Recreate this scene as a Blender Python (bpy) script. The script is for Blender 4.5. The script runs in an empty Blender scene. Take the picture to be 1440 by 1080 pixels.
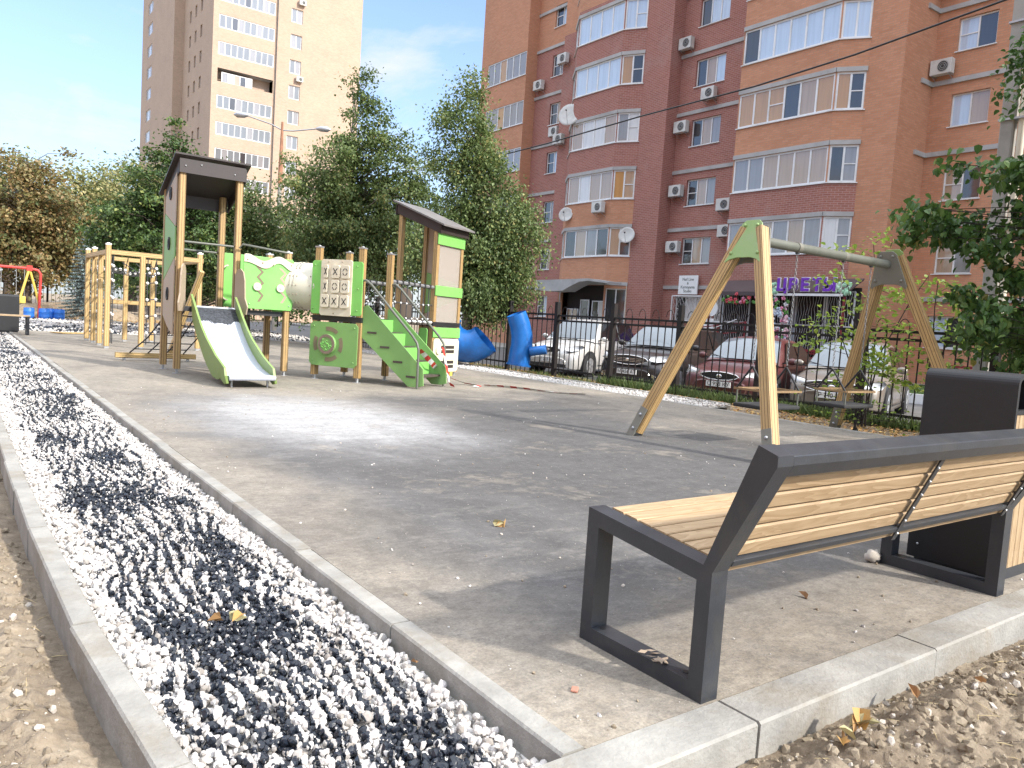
import bpy, math, random
import numpy as np
from mathutils import Vector, Matrix
random.seed(7); RNG=np.random.default_rng(7)
S=bpy.context.scene; COL=S.collection
def R(a): return math.radians(a)
# ---------------------------------------------------------------- tags
def tag(o,label=None,cat=None,group=None,kind=None):
    if label: o['label']=label
    if cat: o['category']=cat
    if group: o['group']=group
    if kind: o['kind']=kind
    return o
def thing(name,label,cat,loc=(0,0,0),rz=0,group=None):
    o=bpy.data.objects.new(name,None); COL.objects.link(o); o.location=loc; o.rotation_euler=(0,0,rz)
    o.empty_display_size=.1
    return tag(o,label,cat,group)
def copy_tree(o,parent=None):
    c=o.copy(); COL.objects.link(c)
    if parent is not None: c.parent=parent
    for ch in list(o.children): copy_tree(ch,c)
    return c
# ---------------------------------------------------------------- materials
def new_mat(name):
    m=bpy.data.materials.new(name); m.use_nodes=True; nt=m.node_tree
    return m,nt,nt.nodes['Principled BSDF']
class NT:
    def __init__(s,nt): s.nt=nt
    def n(s,t,**k):
        n=s.nt.nodes.new(t)
        for a,v in k.items(): setattr(n,a,v)
        return n
    def l(s,a,b): s.nt.links.new(a,b)
    def noise(s,vec,scale,detail=4,rough=.6,dist=0):
        n=s.n('ShaderNodeTexNoise'); n.inputs['Scale'].default_value=scale; n.inputs['Detail'].default_value=detail
        n.inputs['Roughness'].default_value=rough; n.inputs['Distortion'].default_value=dist
        s.l(vec,n.inputs['Vector']); return n.outputs['Fac']
    def ramp(s,fac,stops):
        r=s.n('ShaderNodeValToRGB'); s.l(fac,r.inputs[0]); e=r.color_ramp.elements
        while len(e)<len(stops): e.new(.5)
        for q,(p,c) in zip(e,stops):
            q.position=p; q.color=(c if len(c)==4 else (*c,1)) if hasattr(c,'__len__') else (c,c,c,1)
        return r.outputs[0]
    def mix(s,fac,a,b,blend='MIX'):
        m=s.n('ShaderNodeMix',data_type='RGBA',blend_type=blend)
        for i,v in ((0,fac),(6,a),(7,b)):
            if isinstance(v,(int,float)): m.inputs[i].default_value=v
            elif isinstance(v,(tuple,list)): m.inputs[i].default_value=(*v[:3],1)
            else: s.l(v,m.inputs[i])
        return m.outputs[2]
    def math(s,op,a,b=None,c=None):
        m=s.n('ShaderNodeMath',operation=op)
        for i,v in enumerate((a,b,c)):
            if v is None: continue
            if isinstance(v,(int,float)): m.inputs[i].default_value=v
            else: s.l(v,m.inputs[i])
        return m.outputs[0]
    def mapping(s,vec,scale=(1,1,1),loc=(0,0,0)):
        m=s.n('ShaderNodeMapping'); m.inputs['Scale'].default_value=scale; m.inputs['Location'].default_value=loc
        s.l(vec,m.inputs['Vector']); return m.outputs[0]
    def bump(s,h,strength,dist,bsdf):
        b=s.n('ShaderNodeBump'); b.inputs['Strength'].default_value=strength; b.inputs['Distance'].default_value=dist
        s.l(h,b.inputs['Height']); s.l(b.outputs[0],bsdf.inputs['Normal'])
    def pos(s): return s.n('ShaderNodeNewGeometry').outputs['Position']
    def obj(s): return s.n('ShaderNodeTexCoord').outputs['Object']
    def uv(s): return s.n('ShaderNodeTexCoord').outputs['UV']
def plain(name,c,rough=.6,metal=0,var=.12,scale=6,bump=0,dirt=None,spec=.5,coat=0):
    m,nt,b=new_mat(name); k=NT(nt)
    v=k.obj(); f=k.noise(v,scale,5,.65)
    col=k.mix(k.ramp(f,[(.3,0),(.7,1)]),tuple(x*(1-var) for x in c),tuple(min(1,x*(1+var)) for x in c))
    if dirt: col=k.mix(k.ramp(k.noise(v,scale*.45,8,.75,.4),[(.48,0),(.68,.8)]),col,dirt)
    k.l(col,b.inputs['Base Color']); b.inputs['Roughness'].default_value=rough; b.inputs['Metallic'].default_value=metal
    b.inputs['Specular IOR Level'].default_value=spec; b.inputs['Coat Weight'].default_value=coat
    k.l(k.math('MULTIPLY_ADD',f,.25,rough-.12),b.inputs['Roughness'])
    if bump: k.bump(k.noise(v,scale*12,3,.6),bump,.004,b)
    return m
def wood(name,c1,c2,groove=0.0,rough=.55,rings=True):
    m,nt,b=new_mat(name); k=NT(nt); uv=k.uv()
    g=k.noise(k.mapping(uv,(26,1.3,1)),2.2,6,.6,1.2)
    big=k.noise(k.mapping(uv,(7,.9,1)),1.6,3,.5,.6)
    w=k.math('FRACT',k.math('MULTIPLY',big,11 if rings else 3))
    fac=k.math('ADD',k.math('MULTIPLY',g,.6),k.math('MULTIPLY',w,.4))
    col=k.mix(k.ramp(fac,[(.25,0),(.75,1)]),c1,c2)
    col=k.mix(k.math('MULTIPLY',k.noise(k.obj(),1.7,2,.5),.35),col,tuple(x*.72 for x in c1))
    if groove:
        s=k.n('ShaderNodeSeparateXYZ'); k.l(uv,s.inputs[0])
        q=k.math('ABSOLUTE',k.math('SUBTRACT',k.math('FRACT',k.math('DIVIDE',k.math('ADD',s.outputs[0],groove*.5),groove)),.5))
        gm=k.math('LESS_THAN',q,.10)
        col=k.mix(gm,col,tuple(x*.38 for x in c2)); k.bump(k.math('SUBTRACT',k.math('MULTIPLY',g,.15),gm),.6,.006,b)
    else: k.bump(g,.25,.002,b)
    k.l(col,b.inputs['Base Color']); b.inputs['Roughness'].default_value=rough
    return m
def brick(name,a,bb,mortar,seed=0,pale=.0):
    m,nt,b=new_mat(name); k=NT(nt); uv=k.mapping(k.uv(),(1,1,1),(seed*3.3,0,0))
    t=k.n('ShaderNodeTexBrick'); k.l(uv,t.inputs['Vector'])
    t.inputs['Scale'].default_value=1; t.inputs['Brick Width'].default_value=.26; t.inputs['Row Height'].default_value=.085
    t.inputs['Mortar Size'].default_value=.011; t.inputs['Mortar Smooth'].default_value=.3; t.inputs['Bias'].default_value=.0
    t.inputs['Color1'].default_value=(*a,1); t.inputs['Color2'].default_value=(*bb,1); t.inputs['Mortar'].default_value=(*mortar,1)
    col=t.outputs[0]
    big=k.ramp(k.noise(k.uv(),.35,5,.65),[(.35,0),(.7,1)])
    col=k.mix(k.math('MULTIPLY',big,.35),col,tuple(x*1.25 for x in a))
    eff=k.ramp(k.noise(k.mapping(k.uv(),(.7,.5,1),(seed,4,0)),.5,6,.7),[(.56,0),(.72,.42)])
    if pale: col=k.mix(k.math('MULTIPLY',eff,pale),col,(.42,.34,.31))
    col=k.mix(k.math('MULTIPLY',k.noise(k.uv(),2.5,3),.25),col,tuple(x*.7 for x in bb))
    k.l(col,b.inputs['Base Color']); b.inputs['Roughness'].default_value=.9
    k.bump(t.outputs[1],-.5,.01,b)
    return m
def leafmat(name,stops,trans=.35,rough=.5):
    m,nt,b=new_mat(name); k=NT(nt)
    a=k.n('ShaderNodeAttribute',attribute_name='tint'); col=k.ramp(a.outputs['Fac'],stops)
    k.l(col,b.inputs['Base Color']); b.inputs['Roughness'].default_value=rough
    tr=k.n('ShaderNodeBsdfTranslucent'); k.l(k.mix(.5,col,(.2,.32,.04),'MULTIPLY') if 0 else col,tr.inputs[0])
    mx=k.n('ShaderNodeMixShader'); mx.inputs[0].default_value=trans
    k.l(b.outputs[0],mx.inputs[1]); k.l(tr.outputs[0],mx.inputs[2]); k.l(mx.outputs[0],nt.nodes['Material Output'].inputs[0])
    return m
M={}
M['post']=wood('ribbed_wood',(.50,.335,.145),(.37,.23,.09),groove=.034)
M['postlit']=wood('ribbed_wood_sunlit',(.62,.44,.20),(.47,.31,.12),groove=.034)  # brighter copy of the ribbed wood, sunlight put into the colour
M['plank']=wood('bench_wood',(.46,.335,.20),(.30,.20,.105))
M['graphite']=plain('graphite_paint',(.03,.034,.041),.38,.0,.15,9,.15,dirt=(.05,.049,.047))
M['graphitetop']=M['graphite']
M['black']=plain('black_plastic',(.018,.018,.02),.5,0,.2,5,.1)
M['binblack']=plain('black_steel',(.012,.013,.015),.55,0,.25,2.5,.2)
M['brownroof']=plain('dark_brown_panel',(.035,.026,.024),.5,0,.2,4)
M['roofgrey']=plain('roof_sheet',(.16,.15,.145),.5,0,.2,4)
M['green']=plain('bright_green_panel',(.20,.52,.12),.4,0,.07,3)
M['greenmid']=plain('mid_green_panel',(.19,.36,.115),.45,0,.07,3)
M['olive']=plain('olive_green_panel',(.20,.29,.085),.45,0,.08,3)
M['sage']=plain('sage_green_panel',(.25,.38,.13),.45,0,.06,3,dirt=(.3,.36,.2))
M['beige']=plain('beige_panel',(.37,.29,.215),.5,0,.06,3)
M['cream']=plain('cream_plastic',(.66,.60,.47),.45,0,.06,3,dirt=(.5,.43,.32))
M['cream2']=plain('cream_panel',(.70,.68,.50),.45,0,.05,3)
M['white']=plain('white_plastic',(.78,.78,.76),.4,0,.04,3)
M['whitepvc']=plain('white_window_frame',(.74,.74,.73),.4,0,.04,2,dirt=(.55,.54,.5))
M['greypaint']=plain('grey_tube_paint',(.125,.13,.108),.4,0,.08,5,.1)
M['greyolive']=plain('grey_plate',(.17,.165,.135),.5,0,.08,4,.1)
M['steel']=plain('steel',(.55,.56,.57),.3,.9,.1,6)
M['galv']=plain('galvanised_steel',(.42,.43,.44),.45,.7,.12,9,.1)
M['rope']=plain('rope',(.05,.05,.055),.85,0,.3,40,.3)
M['fence']=plain('black_fence_paint',(.010,.009,.009),.6,0,.3,3,.1,dirt=(.028,.016,.013),spec=.3)
M['concrete']=plain('concrete',(.29,.28,.255),.92,0,.25,5,.9,dirt=(.21,.18,.135))
M['greyband']=plain('concrete_band',(.40,.39,.375),.9,0,.12,1.2,.3,dirt=(.27,.26,.24))
M['blue']=plain('blue_plastic',(.012,.13,.42),.32,0,.2,2.5,dirt=(.02,.08,.22))
M['bluebarrel']=plain('barrel_blue',(.03,.17,.60),.45,0,.12,3)
M['red']=plain('red_paint',(.55,.045,.035),.45,0,.12,3)
M['darkred']=plain('dark_red_paint',(.19,.018,.022),.5,0,.2,3)
M['yellow']=plain('yellow_paint',(.62,.46,.09),.45,0,.1,3)
M['rust']=plain('rusty_steel',(.33,.165,.10),.85,.1,.4,2)
M['polecon']=plain('pole_concrete',(.30,.285,.26),.95,0,.2,2,.5)
M['bark']=plain('bark',(.085,.065,.05),.95,0,.4,7,.8)
M['barkd']=plain('dark_bark',(.03,.024,.02),.95,0,.4,9,.8)
M['birch']=plain('birch_bark',(.32,.30,.27),.9,0,.5,4,.5,dirt=(.04,.035,.03))
M['rubber']=plain('rubber',(.022,.022,.023),.75,0,.2,12,.3)
M['acwhite']=plain('ac_casing',(.60,.59,.55),.5,0,.08,2,dirt=(.42,.40,.36))
M['acdark']=plain('ac_fan',(.05,.05,.05),.6)
M['purple']=plain('purple_letters',(.17,.03,.42),.4)
M['mint']=plain('mint_sign',(.35,.62,.40),.5,0,.15,12,dirt=(.75,.8,.72))
M['awning']=plain('awning_sheet',(.075,.052,.052),.6,0,.2,2)
M['door']=plain('dark_interior',(.03,.022,.02),.8)
M['chrome']=plain('chrome',(.75,.76,.78),.14,1,.04,5)
M['plastictrim']=plain('car_trim',(.025,.025,.027),.55)
def glass(name,base,rough=.04,ior=1.9):
    m,nt,b=new_mat(name); k=NT(nt); v=k.uv()
    st=k.math('MULTIPLY_ADD',k.noise(k.mapping(v,(9,.4,1)),1.0,3),.5,.72)
    col=k.mix(1.0,base,k.ramp(st,[(.6,.55),(1,1.0)]),'MULTIPLY')
    k.l(col,b.inputs['Base Color']); b.inputs['Roughness'].default_value=rough; b.inputs['IOR'].default_value=ior
    k.bump(k.noise(v,1.1,2),.04,.05,b)
    return m
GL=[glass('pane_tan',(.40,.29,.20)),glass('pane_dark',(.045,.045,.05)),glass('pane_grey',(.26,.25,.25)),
    glass('pane_sky_reflection',(.50,.60,.72)),glass('pane_amber',(.46,.25,.09)),glass('pane_white',(.62,.60,.57)),glass('pane_far',(.17,.18,.19))]  # the blue pane has the reflected sky put into its base colour
M['wind']=glass('car_glass',(.13,.16,.19),.08,1.9)
M['sideglass']=glass('car_side_glass',(.012,.013,.015),.05,1.6)
M['lamp']=glass('headlamp_glass',(.62,.64,.66),.12,1.6)
def carpaint(name,c,dust=(.3,.27,.23),d=.35):
    m,nt,b=new_mat(name); k=NT(nt)
    f=k.ramp(k.noise(k.obj(),2.2,5,.6),[(.3,.0),(.8,1.0)])
    col=k.mix(k.math('MULTIPLY',f,d),c,dust); k.l(col,b.inputs['Base Color'])
    b.inputs['Metallic'].default_value=.25; b.inputs['Coat Weight'].default_value=.7; b.inputs['Coat Roughness'].default_value=.12
    k.l(k.math('MULTIPLY_ADD',f,.3,.3),b.inputs['Roughness']); return m
# bricks
M['bred']=brick('dark_red_brick',(.36,.145,.108),(.275,.10,.074),(.42,.29,.25),1,pale=.9)
M['borange']=brick('orange_brick',(.56,.27,.155),(.46,.20,.105),(.36,.23,.16),2)
M['bbeige']=brick('beige_brick',(.50,.36,.26),(.41,.29,.205),(.38,.31,.25),3)
# ---------------------------------------------------------------- mesh builder
class MB:
    def __init__(s): s.v=[]; s.f=[]; s.m=[]; s.uv=[]; s.mats=[]; s.sm=[]
    def mi(s,mat):
        if mat not in s.mats: s.mats.append(mat)
        return s.mats.index(mat)
    def face(s,pts,mat,uv=None,smooth=False):
        i=len(s.v); pts=[tuple(p) for p in pts]; s.v+=pts; s.f.append(list(range(i,i+len(pts)))); s.m.append(s.mi(mat)); s.uv.append(uv); s.sm.append(smooth)
    def add(s,vs,fs,mat,uvs=None,smooth=False):
        i=len(s.v); s.v+=[tuple(p) for p in vs]
        for n,f in enumerate(fs):
            s.f.append([i+j for j in f]); s.m.append(s.mi(mat)); s.uv.append(uvs[n] if uvs else None); s.sm.append(smooth)
    def box(s,x0,x1,y0,y1,z0,z1,mat,T=None):
        vs=[Vector((x,y,z)) for z in (z0,z1) for y in (y0,y1) for x in (x0,x1)]
        if T: vs=[T@p for p in vs]
        s.add(vs,[(0,2,3,1),(4,5,7,6),(0,1,5,4),(2,6,7,3),(0,4,6,2),(1,3,7,5)],mat)
    def beam(s,p0,p1,w,h,mat,up=(0,0,1),ch=.0):
        p0=Vector(p0);p1=Vector(p1); d=(p1-p0); L=d.length; d=d.normalized(); u=Vector(up)
        if abs(d.dot(u))>.98: u=Vector((0,1,0))
        a=d.cross(u).normalized(); b=a.cross(d).normalized()
        c=ch or 0
        if c: prof=[(-w/2+c,-h/2),(w/2-c,-h/2),(w/2,-h/2+c),(w/2,h/2-c),(w/2-c,h/2),(-w/2+c,h/2),(-w/2,h/2-c),(-w/2,-h/2+c)]
        else: prof=[(-w/2,-h/2),(w/2,-h/2),(w/2,h/2),(-w/2,h/2)]
        n=len(prof); vs=[p+a*x+b*y for p in (p0,p1) for x,y in prof]
        fs=[];uvs=[];acc=0; o=random.random()*5
        for i in range(n):
            j=(i+1)%n; l=math.hypot(prof[i][0]-prof[j][0],prof[i][1]-prof[j][1])
            fs.append((i,j,n+j,n+i)); mid=acc+l/2
            uvs.append([(-l/2,o),(l/2,o),(l/2,o+L),(-l/2,o+L)]); acc+=l
        s.add(vs,fs,mat,uvs); s.add(vs[:n],[list(range(n))[::-1]],mat); s.add(vs[n:],[list(range(n))],mat)
    def tube(s,pts,r,mat,n=8,smooth=True,caps=True):
        pts=[Vector(p) for p in pts]; k=len(pts); rs=r if hasattr(r,'__len__') else [r]*k
        vs=[]; pa=None
        for i,p in enumerate(pts):
            d=(pts[min(i+1,k-1)]-pts[max(i-1,0)])
            d=d.normalized() if d.length>1e-9 else Vector((0,0,1))
            if pa is None:
                a=d.cross(Vector((0,0,1)));
                if a.length<.05: a=d.cross(Vector((1,0,0)))
            else: a=pa-d*pa.dot(d)
            a=a.normalized(); pa=a; b=d.cross(a)
            for j in range(n):
                t=2*math.pi*j/n; vs.append(p+(a*math.cos(t)+b*math.sin(t))*rs[i])
        fs=[(i*n+j,i*n+(j+1)%n,(i+1)*n+(j+1)%n,(i+1)*n+j) for i in range(k-1) for j in range(n)]
        s.add(vs,fs,mat,None,smooth)
        if caps: s.add(vs[:n],[list(range(n))[::-1]],mat); s.add(vs[-n:],[list(range(n))],mat)
    def cyl(s,p0,p1,r,mat,n=16): s.tube([p0,p1],r,mat,n)
    def prism(s,poly,o,ax,ay,t,mat,smooth=False):
        """2D poly placed in plane (o,ax,ay), thickness t along normal ax x ay (from 0 to t)"""
        o=Vector(o);ax=Vector(ax);ay=Vector(ay);nn=ax.cross(ay).normalized()*t
        a=[o+ax*x+ay*y for x,y in poly]; b=[p+nn for p in a]; n=len(poly)
        area=sum(poly[i][0]*poly[(i+1)%n][1]-poly[(i+1)%n][0]*poly[i][1] for i in range(n))
        if area*t<0: a,b=b,a
        if area<0: a=a[::-1];b=b[::-1]; 
        s.add(a,[list(range(n))[::-1]],mat); s.add(b,[list(range(n))],mat)
        for i in range(n):
            j=(i+1)%n; s.face([a[i],a[j],b[j],b[i]],mat)
    def ball(s,c,r,mat,sx=1,sy=1,sz=1,seg=10,rings=6):
        c=Vector(c); vs=[c+Vector((0,0,r*sz))]
        for i in range(1,rings):
            t=math.pi*i/rings
            for j in range(seg):
                p=2*math.pi*j/seg; vs.append(c+Vector((r*sx*math.sin(t)*math.cos(p),r*sy*math.sin(t)*math.sin(p),r*sz*math.cos(t))))
        vs.append(c-Vector((0,0,r*sz))); fs=[]
        for j in range(seg): fs.append((0,1+j,1+(j+1)%seg))
        for i in range(rings-2):
            for j in range(seg): fs.append((1+i*seg+j,1+(i+1)*seg+j,1+(i+1)*seg+(j+1)%seg,1+i*seg+(j+1)%seg))
        L=len(vs)-1
        for j in range(seg): fs.append((L,1+(rings-2)*seg+(j+1)%seg,1+(rings-2)*seg+j))
        s.add(vs,fs,mat,None,True)
    def build(s,name,parent=None,bevel=0,seg=2,loc=None):
        me=bpy.data.meshes.new(name); me.from_pydata(s.v,[],s.f)
        for m in s.mats: me.materials.append(m)
        me.polygons.foreach_set('material_index',s.m); me.polygons.foreach_set('use_smooth',s.sm)
        uvl=me.uv_layers.new(name='uv'); data=np.zeros((len(me.loops),2),np.float32)
        V=s.v
        for p,uv in zip(me.polygons,s.uv):
            st=p.loop_start
            if uv:
                for i,q in enumerate(uv): data[st+i]=q
            else:
                n=p.normal
                if abs(n.z)>.8: 
                    for i,vi in enumerate(p.vertices): data[st+i]=(V[vi][0],V[vi][1])
                else:
                    t=Vector((-n.y,n.x,0)); t.normalize()
                    for i,vi in enumerate(p.vertices):
                        q=V[vi]; data[st+i]=(q[0]*t.x+q[1]*t.y,q[2])
        uvl.data.foreach_set('uv',data.ravel()); me.update()
        o=bpy.data.objects.new(name,me); COL.objects.link(o)
        if parent is not None: o.parent=parent
        if bevel:
            b=o.modifiers.new('b','BEVEL'); b.width=bevel; b.segments=seg; b.limit_method='ANGLE'; b.angle_limit=R(40)
            me_w=o.modifiers.new('w','WELD'); me_w.merge_threshold=.0004
            o.modifiers.move(1,0)
        return o
def npmesh(name,verts,faces,mats,matidx=None,attrs=None,smooth=False,parent=None):
    me=bpy.data.meshes.new(name); nv=len(verts); k=faces.shape[1]; nf=len(faces)
    me.vertices.add(nv); me.vertices.foreach_set('co',verts.astype(np.float32).ravel())
    me.loops.add(nf*k); me.loops.foreach_set('vertex_index',faces.astype(np.int32).ravel())
    me.polygons.add(nf); me.polygons.foreach_set('loop_start',np.arange(0,nf*k,k,dtype=np.int32))
    for m in mats: me.materials.append(m)
    if matidx is not None: me.polygons.foreach_set('material_index',matidx.astype(np.int32))
    me.polygons.foreach_set('use_smooth',np.full(nf,smooth))
    if attrs:
        for a,v in attrs.items():
            at=me.attributes.new(a,'FLOAT','POINT'); at.data.foreach_set('value',v.astype(np.float32))
    me.update(calc_edges=True); me.validate()
    o=bpy.data.objects.new(name,me); COL.objects.link(o)
    if parent is not None: o.parent=parent
    return o
def vnoise(x,y,seed=0):
    r=np.random.default_rng(seed); T=r.random((256,256))
    xi=np.floor(x).astype(int);yi=np.floor(y).astype(int);fx=x-xi;fy=y-yi
    fx=fx*fx*(3-2*fx);fy=fy*fy*(3-2*fy)
    g=lambda a,b:T[a&255,b&255]
    return (g(xi,yi)*(1-fx)+g(xi+1,yi)*fx)*(1-fy)+(g(xi,yi+1)*(1-fx)+g(xi+1,yi+1)*fx)*fy
def fbm(x,y,oct=5,seed=0,gain=.5):
    s=0;a=1;t=0
    for i in range(oct): s=s+a*vnoise(x*2**i+i*17.3,y*2**i+i*9.1,seed+i); t+=a; a*=gain
    return s/t
def text_mesh(txt,size,depth,mat,parent,name,M4,bevel=0):
    c=bpy.data.curves.new('txt','FONT'); c.body=txt; c.size=size; c.extrude=depth; c.offset=bevel; c.align_x='CENTER'; c.align_y='CENTER'
    o=bpy.data.objects.new('tmp',c); COL.objects.link(o); dg=bpy.context.evaluated_depsgraph_get(); dg.update()
    me=bpy.data.meshes.new_from_object(o.evaluated_get(dg)); COL.objects.unlink(o); bpy.data.objects.remove(o)
    me.materials.clear(); me.materials.append(mat)
    q=bpy.data.objects.new(name,me); COL.objects.link(q)
    me.transform(M4)
    if parent is not None: q.parent=parent
    return q
def frame4(o,ax,ay):
    ax=Vector(ax).normalized(); ay=Vector(ay).normalized(); az=ax.cross(ay)
    return Matrix(((ax.x,ay.x,az.x,o[0]),(ax.y,ay.y,az.y,o[1]),(ax.z,ay.z,az.z,o[2]),(0,0,0,1)))

exec_parts=[]
#==PART==
# ================================================================ GROUND
def ground_mat():
    m,nt,b=new_mat('earth'); k=NT(nt); p=k.pos()
    a=k.noise(p,.35,6,.65); c=k.noise(p,7,6,.75); d=k.noise(p,38,4,.7)
    col=k.mix(k.ramp(a,[(.35,0),(.65,1)]),(.20,.145,.095),(.33,.27,.195))
    col=k.mix(k.ramp(c,[(.5,0),(.62,.8)]),col,(.11,.075,.045))
    col=k.mix(k.ramp(d,[(.56,0),(.64,.8)]),col,(.42,.29,.14))
    k.l(col,b.inputs['Base Color']); b.inputs['Roughness'].default_value=1
    k.bump(k.math('ADD',c,k.math('MULTIPLY',d,.6)),.9,.03,b); return m
M['earth']=ground_mat()
def asphalt_mat():
    m,nt,b=new_mat('playground_asphalt'); k=NT(nt); p=k.pos()
    s=k.n('ShaderNodeSeparateXYZ'); k.l(p,s.inputs[0]); X,Y=s.outputs[0],s.outputs[1]
    n1=k.noise(p,.42,6,.62,.6); n2=k.noise(k.mapping(p,(1,.6,1)),1.7,8,.74,.2); n3=k.noise(p,9,6,.75); n4=k.noise(p,95,3,.7)
    ms=k.noise(k.mapping(p,(.9,2.0,1)),2.6,8,.78,.25)
    base=k.mix(k.ramp(n2,[(.36,0),(.66,1)]),(.062,.059,.058),(.145,.139,.134))
    base=k.mix(k.ramp(ms,[(.50,0),(.68,.7)]),base,(.22,.205,.19))
    # dust gathers at the far half, along the kerbs and in one pale patch
    def band(src,lo,hi): 
        mr=k.n('ShaderNodeMapRange'); mr.interpolation_type='SMOOTHSTEP'; k.l(src,mr.inputs[0]); mr.inputs[1].default_value=lo; mr.inputs[2].default_value=hi; return mr.outputs[0]
    Yn=k.math('ADD',Y,k.math('MULTIPLY_ADD',n1,6,-3)); Xn=k.math('ADD',X,k.math('MULTIPLY_ADD',n1,1.6,-.8))
    far=band(Yn,7.2,10.0); near=band(Yn,2.3,1.5) 
    yn2=k.math('ADD',Y,k.math('MULTIPLY_ADD',n2,1.3,-.65)); near=k.math('MULTIPLY',band(yn2,2.25,1.55),band(Xn,-2,1))
    left=band(Xn,2.0,1.35); right=band(Xn,6.2,8.2)
    dist=k.n('ShaderNodeVectorMath',operation='DISTANCE'); k.l(k.mapping(p,(1,.62,0)),dist.inputs[0]); dist.inputs[1].default_value=(3.0,7.3*.62,0)
    patch=k.math('MULTIPLY',band(k.math('ADD',dist.outputs['Value'],k.math('MULTIPLY_ADD',n2,1.6,-.8)),1.75,.35),.95)
    dn=k.ramp(n2,[(.30,.45),(.6,1)])
    core=k.math('MULTIPLY',k.math('MULTIPLY',band(Yn,2.4,3.6),band(Yn,9.2,7.0)),k.math('MULTIPLY',band(Xn,1.7,3.0),band(Xn,8.6,6.8)))
    base=k.mix(k.math('MULTIPLY',core,k.ramp(k.noise(p,2.3,8,.8),[(.36,.35),(.62,.95)])),base,k.mix(k.ramp(n3,[(.3,0),(.7,1)]),(.045,.043,.042),(.105,.10,.097)))
    dust=k.math('MAXIMUM',k.math('MAXIMUM',k.math('MULTIPLY',far,.85),k.math('MULTIPLY',near,.95)),k.math('MAXIMUM',k.math('MULTIPLY',left,.72),k.math('MULTIPLY',right,.8)))
    dcol=k.mix(k.ramp(n3,[(.35,0),(.7,1)]),(.29,.245,.185),(.44,.39,.315))
    col=k.mix(k.math('MULTIPLY',dust,dn),base,dcol)
    col=k.mix(patch,col,k.mix(k.ramp(ms,[(.35,0),(.7,1)]),(.33,.325,.32),(.56,.555,.55)))
    sand=k.ramp(k.noise(p,1.1,7,.72,.3),[(.57,0),(.70,.55)])
    col=k.mix(sand,col,(.40,.345,.27))
    dark=k.ramp(k.noise(k.mapping(p,(1,1,1),(5,3,0)),1.3,8,.78,.2),[(.58,0),(.72,.6)])
    col=k.mix(dark,col,(.07,.066,.064))
    col=k.mix(k.ramp(k.noise(k.mapping(p,(1,1.6,1)),21,6,.8),[(.35,.45),(.55,0)]),col,(.07,.065,.06)); col=k.mix(k.ramp(k.noise(k.mapping(p,(1.6,1,1),(3,3,0)),13,6,.8),[(.56,0),(.70,.35)]),col,(.42,.385,.33))
    col=k.mix(k.ramp(n4,[(.35,.32),(.6,0)]),col,(.05,.05,.05))
    col=k.mix(k.ramp(k.noise(p,140,2,.6),[(.66,0),(.75,.5)]),col,(.55,.52,.47))
    k.l(col,b.inputs['Base Color']); b.inputs['Roughness'].default_value=.92
    k.bump(k.math('ADD',k.math('MULTIPLY',n4,.5),n3),.35,.008,b); return m
M['asph']=asphalt_mat()
def simple_ground(name,a,c,sc,bump=.5,d=.01):
    m,nt,b=new_mat(name); k=NT(nt); p=k.pos(); n1=k.noise(p,sc*1.5,9,.78); n2=k.noise(p,sc*14,6,.75)
    col=k.mix(k.ramp(n1,[(.35,0),(.68,1)]),a,c); col=k.mix(k.ramp(n2,[(.35,.35),(.6,0)]),col,tuple(x*.45 for x in a))
    k.l(col,b.inputs['Base Color']); b.inputs['Roughness'].default_value=.95; k.bump(n2,bump,d,b); return m
M['road']=simple_ground('road_asphalt',(.10,.098,.097),(.165,.16,.155),.6)
M['lawn']=simple_ground('lawn_soil',(.06,.11,.025),(.09,.16,.035),1.2)
M['soil']=simple_ground('dry_soil',(.15,.112,.075),(.36,.295,.215),1.8,1,.012)
def gravel_sheet():
    m,nt,b=new_mat('pale_gravel'); k=NT(nt); p=k.pos()
    v=k.n('ShaderNodeTexVoronoi'); v.inputs['Scale'].default_value=17; k.l(p,v.inputs['Vector'])
    v2=k.n('ShaderNodeTexVoronoi',feature='DISTANCE_TO_EDGE'); v2.inputs['Scale'].default_value=17; k.l(p,v2.inputs['Vector'])
    s=k.n('ShaderNodeSeparateColor'); k.l(v.outputs['Color'],s.inputs[0])
    col=k.mix(s.outputs[0],(.50,.47,.43),(.76,.74,.70))
    tar=k.math('MULTIPLY',k.ramp(k.noise(p,.5,4,.6),[(.45,0),(.6,1)]),k.ramp(k.noise(k.mapping(p,(1,3,1)),2.2,6,.7),[(.5,0),(.58,1)]))
    col=k.mix(k.math('MULTIPLY',tar,.85),col,(.03,.032,.04))
    col=k.mix(k.ramp(v2.outputs[0],[(.0,.75),(.08,0)]),col,(.12,.105,.09))
    k.l(col,b.inputs['Base Color']); b.inputs['Roughness'].default_value=.8; k.bump(v2.outputs[0],1,.03,b); return m
M['gravelsheet']=gravel_sheet()
def sheet(name,x0,x1,y0,y1,z,mat,kind='structure'):
    b=MB(); b.face([(x0,y0,z),(x1,y0,z),(x1,y1,z),(x0,y1,z)],mat); return tag(b.build(name),kind=kind)
g=MB(); g.face([(-600,-600,-.40),(900,-600,-.40),(900,1400,-.40),(-600,1400,-.40)],M['earth']); tag(g.build('ground'),kind='structure')
b=MB(); b.prism([(-60,-.6),(12.35,-.6),(12.2,-.34),(11.75,-.14),(-60,-.14)],(0,70,0),(1,0,0),(0,0,1),100,M['earth']); tag(b.build('playground_ground'),kind='structure')
b=MB(); b.box(1.32,9.16,1.37,24.6,-.13,0,M['asph']); tag(b.build('playground_asphalt'),kind='structure')
sheet('car_park_asphalt',11.9,23.2,-40,70,-.345,M['road'])
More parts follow.
